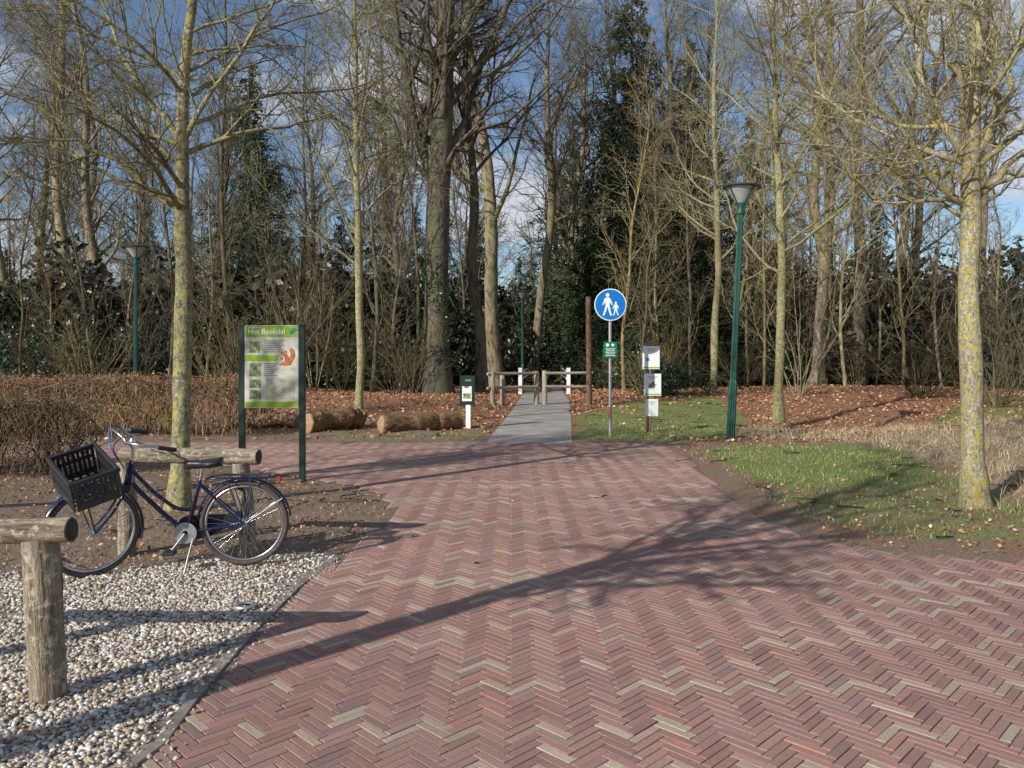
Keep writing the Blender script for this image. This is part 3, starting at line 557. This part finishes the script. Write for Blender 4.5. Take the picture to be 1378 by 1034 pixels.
# ---------------------------------------------------------------- hedges
M_hedge=mat_twig('hedge_twigs',(.07,.05,.034),(.38,.28,.20),(.22,.17,.09),6)
def hedge(name,x0,x1,y0,y1,h,nt_,nl,lc,yslope=0):
    x=rng.uniform(x0,x1,nt_); y=rng.uniform(y0,y1,nt_); z=h*rng.uniform(0,1,nt_)**.7
    e=rng.uniform(size=nt_)<.4; y=np.where(e,y0+rng.exponential(.06,nt_),y)
    d=norm(np.stack([rng.normal(size=nt_)*.4,rng.normal(size=nt_)*.4,rng.uniform(.3,1.5,nt_)],-1)); L=rng.uniform(.12,.34,nt_)
    P=[np.stack([x,y,z],-1)]
    for j in range(3): d=norm(d+rng.normal(size=(nt_,3))*.25); P.append(P[-1]+d*(L/3)[:,None])
    P=np.stack(P,1); hz=h+.06*np.sin(P[...,0]*2.1)+.04*np.sin(P[...,0]*5.3); P[...,2]=np.minimum(P[...,2],hz+rng.uniform(-.06,.14,P[:,:1,2].shape))
    P[...,1]+=(P[...,0]-x0)*yslope
    R=np.tile(np.linspace(.0055,.003,4),(nt_,1))*rng.uniform(.7,1.4,(nt_,1))
    ns=int((x1-x0)*16); sx=rng.uniform(x0,x1,ns); sy=rng.uniform(y0,y1,ns)
    S=np.stack([np.stack([sx+rng.normal(size=ns)*.05*j,sy+rng.normal(size=ns)*.04*j+(sx-x0)*yslope,np.full(ns,h*j/4*.95)],-1) for j in range(5)],1); SR=np.tile(np.linspace(.020,.007,5),(ns,1))
    V,Fs=join_tubes([(P,R,3),(S,SR,5)])
    root=npobj(name,V,Fs,M_hedge)
    x=rng.uniform(x0,x1,nl); cl=(np.sin(x*3.1)+np.sin(x*7.7+1)+np.sin(x*13+2))*.12
    z=h*(.32+.75*rng.uniform(0,1,nl)**.45)+cl*.2; y=np.where(rng.uniform(size=nl)<.5,y0+rng.exponential(.08,nl),rng.uniform(y0,y1,nl))+(x-x0)*yslope
    V,q,cc=leafquads(np.stack([x,y,z],-1),rng.uniform(.03,.06,nl),pick(lc,[3,3,1.5,1.5,1.6],nl,.3)); npobj('retained_leaves',V,[q],M_litter,root,smooth=False,colors=cc)
hedge('beech_hedge',-15.5,-5.45,16.,17.0,1.20,9000,7500,[(.40,.18,.10),(.28,.12,.065),(.46,.27,.17),(.10,.06,.04),(.14,.13,.05)])
hedge('beech_hedge',-11,-5.95,10.5,11.3,1.03,5500,2600,[(.20,.17,.07),(.14,.14,.05),(.30,.20,.12),(.08,.06,.04),(.10,.14,.035)],.02)
# ---------------------------------------------------------------- timber rails
hr=empty('hitching_rail')
logobj('rail',(-4.1,3.88,.83),(X(102,3.9),3.86,.835),.066,M_wood,M_woodend,hr,24,22)
logobj('post_1',(X(66,3.86),3.87,-.1),(X(52,3.86),3.88,.785),.080,M_wood,M_woodend,hr,24,20,rough=.06,bend=.002)
logobj('post_2',(-3.4,3.88,-.1),(-3.4,3.88,.785),.078,M_wood,M_woodend,hr)
hr=empty('hitching_rail')
logobj('rail',(X(160,6.62),6.68,.84),(X(348,6.5),6.5,.85),.064,M_wood,M_woodend,hr,24,20,bend=.004)
logobj('post_1',(X(170,6.6),6.62,-.1),(X(166,6.6),6.62,.79),.072,M_wood,M_woodend,hr,20)
logobj('post_2',(X(334,6.5),6.52,-.1),(X(322,6.5),6.52,.80),.072,M_wood,M_woodend,hr,20,rough=.06)
# ---------------------------------------------------------------- felled logs
logobj('fallen_log',(X(514,17.),16.9,.2),(X(618,18),18.1,.17),.20,M_logbark,M_logend,None,28,26,.13,.015)
logobj('fallen_log',(X(418,17.2),16.9,.23),(X(488,18),18.0,.22),.24,M_logbark,M_logend,None,28,22,.16,.015)
logobj('fallen_log',(X(290,18),18.2,.14),(X(405,18),17.8,.16),.15,M_logbark,M_logend,None,20,22,.13,.02)
# ---------------------------------------------------------------- info board
ib=empty('information_board',(0,10.5,0)); d=10.5
xl,xr=X(326,d),X(407,d)
for i,xp in enumerate((xl,xr)):
    box('post_%d'%(i+1),(.075,.075,2.2),(xp,0,1.0),M_dgreen,ib)
    box('post_cap_%d'%(i+1),(.083,.083,.02),(xp,0,2.112),M_green,ib)
pw=xr-xl-.085; pcx=(xl+xr)/2; zt,zb=Z(438,d),Z(549,d); ph=zt-zb
box('panel',(pw,.03,ph),(pcx,-.02,(zt+zb)/2),M_cream,ib)
fy=-.038
def rect(nm,u0,v0,u1,v1,mat,off=0):
    x0=pcx-pw/2+.008; W=pw-.016; z0=zt-.008; Hh=ph-.016
    return poly(nm,[(0,0),((u1-u0)*W,0),((u1-u0)*W,(v1-v0)*Hh),(0,(v1-v0)*Hh)],mat,ib,(x0+u0*W,fy-off,z0-v1*Hh))
rect('header',0,0,1,.135,M_lime); rect('middle_banner',0,.36,.62,.43,M_lime); rect('footer',0,.93,1,.995,M_lime)
text('title','Het Beekdal',.10,M_white,ib,(pcx-pw/2+.05,fy-.006,zt-.118)); text('subtitle','Welkom in',.04,M_white,ib,(pcx-pw/2+.05,fy-.006,zt-.043))
rect('photo_1',.08,.19,.28,.33,M_photo1); rect('photo_2',.08,.46,.30,.62,M_photo1); rect('photo_3',.08,.66,.30,.76,M_photo1); rect('photo_4',.08,.79,.30,.9,M_photo1)
rect('map',.40,.66,.92,.90,mat_plain('map_print',(.46,.44,.33),.6,0,.35,12))
for k_ in range(6): rect('text_line',.36,.18+k_*.027,.74-.05*(k_%2),.188+k_*.027,M_ink)
for k_ in range(7): rect('text_line',.36,.46+k_*.024,.62-.04*(k_%3),.468+k_*.024,M_ink)
X0=pcx-pw/2; sq=[(.0,.0),(.06,-.012),(.11,-.008),(.155,.0),(.175,.04),(.20,.08),(.215,.13),(.205,.19),(.18,.225),(.155,.215),(.15,.18),(.165,.15),(.155,.11),(.135,.09),(.115,.13),(.10,.16),(.105,.185),(.09,.20),(.08,.185),(.05,.185),(.025,.16),(.035,.14),(.06,.125),(.045,.095),(.02,.085),(.015,.07),(.05,.065),(.055,.035),(.03,.02)]
poly('squirrel_picture',sq,M_orange,ib,(X0+.46,fy-.004,zt-.53)); poly('squirrel_belly',[(.055,.04),(.075,.03),(.09,.07),(.08,.12),(.062,.12)],M_cream,ib,(X0+.46,fy-.007,zt-.53))
kf=[(0,0),(.05,.02),(.09,.06),(.12,.06),(.09,.09),(.05,.09),(.02,.05)]; poly('kingfisher_picture',kf,mat_plain('teal_print',(.0,.22,.3),.5),ib,(X0+.60,fy-.004,zt-.13))
# ---------------------------------------------------------------- blue pedestrian sign
d=16.2; ps=empty('pedestrian_sign',(X(821,d),d,0))
lathe('pole',[(.0,-.1),(.032,-.1),(.032,2.95),(.0,2.955)],M_galv,ps,seg=14)
lathe('pole_red_band',[(.0335,.38),(.0345,.385),(.0345,.62),(.0335,.625)],mat_plain('red_blue_band',(.35,.10,.09),.5),ps,seg=14)
zc=Z(410.5,d); R_=.335
lathe('disc_back',[(0,-.006),(R_,-.006),(R_,.006),(0,.006)],M_galv,ps,(0,-.045,zc),48,(math.pi/2,0,0))
disc('white_rim',R_-.004,M_white,ps,(0,-.0535,zc)); disc('blue_face',R_-.022,M_signblue,ps,(0,-.0565,zc))
def picto(cx,cz,s,flip=1):
    y=-.0598
    disc('picto_head',.038*s,M_white,ps,(cx,y,cz+.20*s),seg=20)
    pts=[(-.03,.15),(.03,.15),(.06,.12),(.11,.0),(.095,-.012),(.045,.06),(.04,-.02),(.06,-.12),(.09,-.22),(.06,-.23),(.015,-.1),(0,-.03),(-.02,-.1),(-.07,-.23),(-.10,-.22),(-.06,-.1),(-.04,-.01),(-.045,.06),(-.09,-.01),(-.105,.0),(-.065,.12)]
    o=npobj('picto_body',np.array([(a*s*flip,0,b*s) for a,b in pts]),[np.arange(len(pts))[None]],M_white,ps,smooth=False); o.location=(cx,y,cz)
picto(-.06,.0+zc,1.0); picto(.11,zc-.085,.62,-1)
box('info_plate',(.28,.012,.33),(0,-.04,Z(471,d)),M_signgreen,ps)
for k_ in range(5): box('plate_text',(.2-.04*(k_%2),.002,.014),(0,-.0485,Z(471,d)+.02-.035*k_),M_white,ps,bev=0)
disc('plate_symbol',.035,M_white,ps,(-.06,-.0475,Z(471,d)+.10),seg=20); disc('plate_symbol',.03,M_white,ps,(.05,-.0475,Z(471,d)+.10),seg=20)
# ---------------------------------------------------------------- notice post
d=17.2; npst=empty('notice_post',(X(873,d),d,0))
box('wooden_stake',(.10,.10,2.15),(0,0,.96),mat_bark('stake_wood',(.16,.09,.05),(.34,.22,.13),(.2,.15,.1),.3,8),npst,(0,.012,0),.01)
for nm,pxa,pxb,pa,pb in (('poster_1',864,887,466,497),('poster_2',866,889,503,533),('poster_3',868,885,537,560)):
    x0,x1_=X(pxa,d)-X(873,d),X(pxb,d)-X(873,d); z0,z1=Z(pb,d),Z(pa,d)
    box(nm,(x1_-x0,.008,z1-z0),((x0+x1_)/2,-.062,(z0+z1)/2),M_paper,npst,bev=.002)
    if nm!='poster_3': box(nm+'_footer',(x1_-x0-.02,.002,.03),((x0+x1_)/2,-.0675,z0+.035),M_lime,npst,bev=0)
    for k_ in range(3): box(nm+'_line',((x1_-x0)*(.6-.12*k_),.002,.008),((x0+x1_)/2,-.0675,z1-.06-.025*k_),M_ink,npst,bev=0)
poly('poster_picture',[(0,0),(.06,-.02),(.16,.02),(.19,.07),(.13,.06),(.09,.09),(.03,.07)],M_ink,npst,(-.03,-.0690,Z(521,d)))
poly('poster_picture',[(0,0),(.06,-.01),(.07,.05),(.02,.06)],M_red,npst,(.05,-.0698,Z(517,d)))
box('poster_qr',(.07,.002,.07),(-.03,-.0675,Z(484,d)),M_ink,npst,bev=0)
# ---------------------------------------------------------------- green notice box
d=18.; gb=empty('green_notice_sign',(X(629,d),d,0))
box('post',(.11,.09,.6),(.02,0,.25),M_white,gb); box('board',(.34,.06,.68),(0,0,Z(527,d)),M_dgreen,gb); box('board_trim',(.36,.08,.02),(0,0,Z(527,d)+.352),M_green,gb)
box('poster',(.22,.004,.34),(-.01,-.033,Z(530,d)),M_paper,gb,bev=0); box('poster_picture',(.17,.003,.12),(-.01,-.0375,Z(533,d)),M_photo1,gb,bev=0); box('poster_spot',(.10,.003,.035),(-.02,-.0375,Z(521,d)),M_red,gb,bev=0); box('tag',(.14,.003,.04),(.02,-.0325,Z(512,d)),M_ink,gb,bev=0)
# ---------------------------------------------------------------- street lamps
M_hood=mat_plain('lamp_hood',(.05,.055,.05),.4)
def lamp(x,y,lean,H):
    r=empty('street_lamp',(x,y,0),rot=(0,lean,0))
    seg=24; zs=[-.2,0,1.15,1.2,H-.62,H-.60]; a=np.arange(seg)*2*np.pi/seg
    fl=np.where(np.arange(seg)%2==0,1.,.80); rad=[.088,.088,.083,.066,.058,.058]
    V=np.stack([np.stack([r_*fl*np.cos(a),r_*fl*np.sin(a),np.full(seg,z)],-1) for r_,z in zip(rad,zs)]).reshape(-1,3)
    idx=np.arange(len(zs)*seg).reshape(len(zs),seg); q=np.stack([idx[:-1],np.roll(idx,-1,1)[:-1],np.roll(idx,-1,1)[1:],idx[1:]],-1).reshape(-1,4)
    npobj('fluted_pole',V,[q],M_green,r,smooth=False)
    lathe('collar',[(.0,H-.60),(.075,H-.60),(.085,H-.57),(.06,H-.50),(.09,H-.42),(.095,H-.385),(0,H-.38)],M_green,r)
    lathe('diffuser',[(.10,H-.38),(.17,H-.28),(.31,H-.08)],M_glass,r,seg=32)
    lathe('hood',[(.30,H-.075),(.385,H-.07),(.39,H-.045),(.30,H-.025),(.12,H+.005),(0,H+.015)],M_hood,r,seg=32)
    lathe('hood_under',[(.384,H-.0735),(.302,H-.079)],M_green,r,seg=32)
    for k_ in range(4):
        b=k_*math.pi/2+.5; pipe('rib',[(.11*math.cos(b),.11*math.sin(b),H-.39),(.335*math.cos(b),.335*math.sin(b),H-.075)],.013,M_green,r,6)
lamp(X(983,15.66),15.66,.045,5.13); lamp(X(183,24.5),24.5,.0,5.15); lamp(X(703,40),40,.0,5.)
# ---------------------------------------------------------------- wooden gate
gt=empty('wooden_barrier'); d=26.6
Mg=mat_bark('gate_wood',(.26,.21,.16),(.50,.44,.36),(.4,.36,.26),.3,6,.5)
for nm,px,top,dd in (('post',663,501,25.5),('post',676,503,26.),('post',722,500,26.8),('post',733,499,26.8),('post',792,502,27.2)):
    logobj(nm,(X(px,dd),dd,-.1),(X(px,dd),dd,Z(top,dd)),.085,Mg,Mg,gt,14,6,.03,.0)
for za in (1.08,.62):
    logobj('rail',(X(656,25.5),25.38,za),(X(722,26.8),26.66,za),.05,Mg,Mg,gt,12,6,.04,.004)
    logobj('rail',(X(733,26.8),26.66,za),(X(797,27.2),27.08,za),.05,Mg,Mg,gt,12,6,.04,.004)
wb=empty('white_bridge_railing')
for px,dd in ((700,34),(712,44),(765,34),(756,44)):
    box('post',(.16,.12,1.2),(X(px,dd),dd,.5),M_white,wb); box('post_cap',(.18,.14,.04),(X(px,dd),dd,1.12),M_white,wb)
for a_,b_ in ((700,712),(765,756)):
    for zz_ in (.95,.6): pipe('rail',[(X(a_,34),34.07,zz_),(X(b_,44),43.93,zz_)],.04,M_white,wb,8)
logobj('tree_stake',(X(793,25.8),25.8,-.1),(X(792,25.8),25.8,Z(400,25.8)),.095,mat_bark('stake_bark',(.08,.05,.035),(.28,.18,.12),(.2,.16,.1),.4,6),M_logend,None,14,12,.08)
lf=empty('low_wooden_fence')
for i in range(5):
    dd=38+i*1.2; px=1112+i*45; logobj('post',(X(px,dd),dd,-.1),(X(px,dd),dd,.75),.06,M_bush,M_bush,lf,10,5,.04,0)
logobj('rail',(X(1105,37.8),37.8,.68),(X(1295,42.9),42.9,.68),.06,M_bush,M_bush,lf,10,8,.05,.01)
hs=empty('white_house',(X(612,105),105,0)); box('walls',(6,6,5.),(0,0,2.5),M_white,hs,bev=.02)
V=np.array([(-3.3,-3.3,5.003),(3.3,-3.3,5.003),(3.3,3.3,5.003),(-3.3,3.3,5.003),(-3.3,0,7.6),(3.3,0,7.6)]); npobj('roof',V,[np.array([[0,1,5,4],[2,3,4,5]]),np.array([[1,2,5],[3,0,4]])],mat_plain('roof_tiles',(.16,.08,.06),.8),hs,smooth=False)
for wx in (-1.6,1.4):
    for wz in (1.5,3.8): box('window',(1.,.06,1.2),(wx,-3.02,wz),M_black,hs)
box('door',(1.,.06,2.),(0,-3.02,1.02),M_dgreen,hs)
# ---------------------------------------------------------------- bicycle
rx,ry=G(330,762.5)
bk=empty('bicycle',(rx,ry,.012)); bk.rotation_euler=(Matrix.Rotation(math.radians(188),4,'Z')@Matrix.Rotation(math.radians(-3.5),4,'X')).to_euler()
WR=.345
def torus(name,R,r,mat,parent,loc,seg=64,s2=10,sq=1):
    a=np.linspace(0,2*np.pi,seg+1)[:-1]; b=np.arange(s2)*2*np.pi/s2
    A,B=np.meshgrid(a,b,indexing='ij'); V=np.stack([(R+r*np.cos(B))*np.cos(A),r*sq*np.sin(B),(R+r*np.cos(B))*np.sin(A)],-1).reshape(-1,3)
    idx=np.arange(seg*s2).reshape(seg,s2); q=np.stack([idx,np.roll(idx,-1,1),np.roll(np.roll(idx,-1,1),-1,0),np.roll(idx,-1,0)],-1).reshape(-1,4)
    o=npobj(name,V,[q],mat,parent); o.location=loc; return o
def wheel(parent,cx,cz,tag):
    torus(tag+'_tyre',WR-.02,.021,M_tyre,parent,(cx,0,cz)); torus(tag+'_rim',WR-.047,.012,M_chrome,parent,(cx,0,cz),sq=1.3)
    ns=32; a=np.arange(ns)*2*np.pi/ns; side=np.where(np.arange(ns)%2,.03,-.03); off=np.where((np.arange(ns)//2)%2,.5,-.5)
    P=np.stack([np.stack([.022*np.cos(a+off*2),side,.022*np.sin(a+off*2)],-1),np.stack([(WR-.05)*np.cos(a),side*.15,(WR-.05)*np.sin(a)],-1)],1)
    V,q=tubes(P,np.full((ns,2),.0016),4); o=npobj(tag+'_spokes',V,[q],M_chrome,parent); o.location=(cx,0,cz)
    lathe(tag+'_hub',[(0,-.055),(.012,-.055),(.012,-.036),(.03,-.034),(.03,-.028),(.018,-.025),(.018,.025),(.03,.028),(.03,.034),(.012,.036),(.012,.055),(0,.055)],M_galv,parent,(cx,0,cz),16,(math.pi/2,0,0))
def fender(parent,cx,cz,a0,a1,tag,mat):
    a=np.radians(np.linspace(a0,a1,40)); prof=[(-.028,-.006),(-.02,.004),(0,.008),(.02,.004),(.028,-.006)]
    V=np.array([[((WR+.018+h)*math.cos(t),s,(WR+.018+h)*math.sin(t)) for s,h in prof] for t in a]).reshape(-1,3)
    idx=np.arange(200).reshape(40,5); q=np.stack([idx[:-1,:-1],idx[:-1,1:],idx[1:,1:],idx[1:,:-1]],-1).reshape(-1,4)
    o=npobj(tag,V,[q],mat,parent); o.location=(cx,0,cz)
wheel(bk,0,WR,'rear'); fender(bk,0,WR,10,172,'rear_mudguard',M_blue)
for s in (-.05,.05):
    pipe('chain_stay',[(0,s,WR),(.42,s*.6,.295)],.010,M_blue,bk); pipe('seat_stay',[(0,s,WR),(.335,s*.4,.66)],.008,M_blue,bk)
    pipe('rack_strut',[(0,s*1.25,WR),(-.06,s*1.3,.715)],.005,M_blue,bk,6); pipe('rack_strut',[(0,s*1.25,WR),(.12,s*1.3,.715)],.005,M_blue,bk,6)
    pipe('rack_rail',[(.30,s*.5,.70),(.22,s*1.3,.725),(-.22,s*1.3,.725),(-.26,s*.5,.725)],.006,M_blue,bk,8,14)
    pipe('mudguard_stay',[(0,s*1.1,WR),(-.30,s*.6,WR+.20)],.003,M_galv,bk,6)
for u in (.2,.1,0,-.1,-.2): pipe('rack_cross',[(u,-.065,.724),(u,.065,.724)],.004,M_blue,bk,6)
for s in (-.02,.02): pipe('rack_strap',[(.18,s,.735),(-.2,s,.735)],.006,M_black,bk,6)
BB=(.44,0,.29)
pipe('seat_tube',[BB,(.335,0,.70)],.016,M_blue,bk); pipe('seat_post',[(.335,0,.70),(.318,0,.80)],.0125,M_chrome,bk)
pipe('down_tube',[(.46,0,.295),(.60,0,.42),(.80,0,.625),(.845,0,.69)],.018,M_blue,bk,12,16); pipe('top_tube',[(.40,0,.46),(.52,0,.47),(.70,0,.62),(.855,0,.80)],.015,M_blue,bk,12,16)
pipe('head_tube',[(.885,0,.62),(.845,0,.84)],.020,M_blue,bk)
lathe('bottom_bracket',[(0,-.04),(.025,-.04),(.025,.04),(0,.04)],M_blue,bk,BB,16,(math.pi/2,0,0))
lathe('chainring',[(.02,-.052),(.085,-.052),(.085,-.056),(.02,-.056)],M_galv,bk,BB,28,(math.pi/2,0,0)) 
a1_=[(BB[0]+.105*math.cos(t),BB[2]+.105*math.sin(t)) for t in np.radians(np.linspace(-80,95,14))]; a2_=[(0+.055*math.cos(t),WR+.055*math.sin(t)) for t in np.radians(np.linspace(95,265,10))]
pl=a1_+a2_; n=len(pl); V=np.array([(x,-.062,z) for x,z in pl]+[(x,-.092,z) for x,z in pl]); i=np.arange(n); npobj('chain_case',V,[np.stack([i,(i+1)%n,(i+1)%n+n,i+n],-1),i[None],(i+n)[::-1][None].copy()],M_plastic,bk,smooth=False)
for s,dx,dz in ((.07,.10,-.13),(-.105,-.10,.13)):
    pipe('crank',[(BB[0],s,BB[2]),(BB[0]+dx,s+.01*np.sign(s),BB[2]+dz)],.009,M_galv,bk); box('pedal',(.09,.09,.025),(BB[0]+dx,s+.065*np.sign(s),BB[2]+dz),M_black,bk)
pipe('kickstand',[(.38,.03,.27),(.40,.13,.13),(.42,.20,.0)],.008,M_galv,bk,8)
pipe('kickstand_foot',[(.40,.20,.004),(.45,.205,.004)],.012,M_galv,bk,8)
us=np.linspace(-.14,.15,12); ws=np.interp(us,[-.14,-.12,-.05,.03,.12,.15],[.05,.095,.10,.045,.022,.008]); hs_=np.interp(us,[-.14,-.05,.05,.15],[.855,.84,.835,.83])
ang=np.linspace(0,2*np.pi,15)[:-1]
V=np.array([[(.305+u,w_*math.cos(t),h+(.022 if math.sin(t)>0 else .045)*math.sin(t)) for t in ang] for u,w_,h in zip(us,ws,hs_)]).reshape(-1,3)
idx=np.arange(12*14).reshape(12,14); q=np.stack([idx[:-1],np.roll(idx,-1,1)[:-1],np.roll(idx,-1,1)[1:],idx[1:]],-1).reshape(-1,4); npobj('saddle',V,[q,idx[0][::-1][None].copy(),idx[-1][None]],M_saddle,bk)
box('rear_light',(.025,.05,.04),(-.275,0,.69),M_red,bk); 
pipe('lock',[(.02,-.06,.50),(.0,-.07,.60),(.15,-.07,.62)],.012,M_black,bk,8,8)
fr=empty('front_assembly',(.90,0,0),bk,rot=(0,0,math.radians(36)))
wheel(fr,.235,WR,'front'); fender(fr,.235,WR,30,200,'front_mudguard',M_blue)
for s in (-.05,.05): pipe('fork_blade',[(0,s*.8,.66),(.04,s,.58),(.11,s,.47),(.235,s,WR)],.010,M_blue,fr,8,12); pipe('fender_stay',[(.235,s,WR),(-.06,s*.6,.10+WR)],.003,M_galv,fr,6)
box('fork_crown',(.05,.10,.035),(0,0,.665),M_blue,fr)
pipe('steerer',[(0,0,.67),(-.05,0,.86)],.013,M_blue,fr); pipe('stem',[(-.05,0,.84),(-.07,0,.97),(-.03,0,1.0)],.0125,M_chrome,fr,10,10)
L_=[(-.03,0,1.0),(.02,.07,1.015),(.03,.17,1.03),(-.02,.27,1.02),(-.12,.30,1.0),(-.26,.31,.965)]; R__=[(x,-y,z+.06) for x,y,z in L_]; R__[0]=L_[0]
pipe('handlebar',R__[::-1]+L_[1:],.011,M_chrome,fr,10,40)
pipe('grip_1',[(-.15,.304,.99),(-.28,.313,.958)],.017,M_black,fr); pipe('grip_2',[(-.15,-.304,1.05),(-.28,-.313,1.018)],.017,M_black,fr)
for s,o_ in ((1,0),(-1,.06)):
    pipe('brake_lever',[(-.10,.29*s,.985+o_),(-.12,.25*s,.965+o_),(-.22,.27*s,.93+o_)],.006,M_chrome,fr,6,8)
    pipe('brake_cable',[(-.09,.28*s,1.0+o_),(.06,.16*s,1.09+o_),(.10,.02*s,.98),(.0,0,.80)],.004,M_signblue if s<0 else M_black,fr,6,16)
lathe('bell',[(0,.03),(.018,.026),(.027,.01),(.028,0),(0,0)],M_chrome,fr,(-.0,.2,1.04),14)
for s in (-.12,.12): pipe('carrier_strut',[(.235,s*.5,WR),(.30,s,.58),(.30,s,.64)],.006,M_black,fr,6,10)
for u in (.10,.2,.30,.40): pipe('carrier_bar',[(u,-.14,.655),(u,.14,.655)],.005,M_black,fr,6)
for s in (-.14,.14): pipe('carrier_side',[(.02,s,.655),(.42,s,.655)],.006,M_black,fr,6)
cr=empty('crate',(.27,.03,.675),fr); cr.rotation_euler=(math.radians(-17),math.radians(13),0)
Lc,Wc,Hc=.33,.46,.25
def wall(tag,length,pos,rz):
    w_=empty(tag,pos,cr,(0,0,rz)); 
    box('rim',(length+.03,.026,.034),(0,0,Hc-.017),M_plastic,w_); box('base_band',(length,.012,.055),(0,0,.0275),M_plastic,w_)
    box('mid_band',(length,.010,.028),(0,0,.15),M_plastic,w_,bev=.002)
    n=int(length/.034); 
    for i in range(n+1): box('slat',(.021,.011,Hc-.07),(-length/2+.011+i*(length-.022)/n,.0008,.045+(Hc-.07)/2-.001),M_plastic,w_,bev=.002)
wall('front_wall',Wc-.004,(Lc/2,0,0),math.pi/2); wall('back_wall',Wc-.004,(-Lc/2,0,0),math.pi/2); wall('side_wall',Lc-.03,(0,Wc/2,0),0); wall('side_wall',Lc-.03,(0,-Wc/2,0),0)
for i in range(7): box('floor_slat',(Lc-.02,.022,.008),(0,-Wc/2+.05+i*.055,.006),M_plastic,cr,bev=.002)
for i in range(5): box('floor_cross',(.022,Wc-.02,.006),(-Lc/2+.04+i*.055,0,.014),M_plastic,cr,bev=.002)
# ---------------------------------------------------------------- light, sky, camera
el=math.radians(26.5)
sd=bpy.data.lights.new('sun','SUN'); sd.energy=5.0; sd.angle=math.radians(.45); sd.color=(1.,.955,.87)
so=bpy.data.objects.new('sun',sd); link(so); so.rotation_euler=Vector((.70*math.cos(el),.714*math.cos(el),-math.sin(el))).to_track_quat('-Z','Y').to_euler()
W=bpy.data.worlds.new('World'); scene.world=W; W.use_nodes=True; nt=W.node_tree; bg=nt.nodes['Background']
sky=N(nt,'ShaderNodeTexSky',sky_type='NISHITA'); sky.sun_disc=False; sky.sun_elevation=el; sky.sun_rotation=math.radians(225); sky.ozone_density=1.4; sky.dust_density=.5
tc=N(nt,'ShaderNodeTexCoord'); mp=N(nt,'ShaderNodeMapping'); mp.inputs['Scale'].default_value=(1,1,2.6); nt.links.new(tc.outputs['Generated'],mp.inputs[0])
n=noise(nt,mp.outputs[0],3.2,5,.58); r=ramp(nt,n.outputs[0],[(.50,(0,0,0)),(.66,(1,1,1))])
tint=mixc(nt,1.,sky.outputs[0],(1.2,1.3,1.42),'MULTIPLY')
c=mixc(nt,r.outputs[0],tint,(8.4,8.8,9.5)); nt.links.new(c,bg.inputs[0]); bg.inputs[1].default_value=.08
cd=bpy.data.cameras.new('camera'); cd.sensor_width=36; cd.lens=F*36/1378; cd.shift_y=-39/1378; cd.clip_end=3000
cam=bpy.data.objects.new('camera',cd); link(cam); cam.location=(0,0,CH); cam.rotation_euler=(math.pi/2,0,0); scene.camera=cam
scene.view_settings.view_transform='Standard'; scene.view_settings.look='None'; scene.view_settings.exposure=0
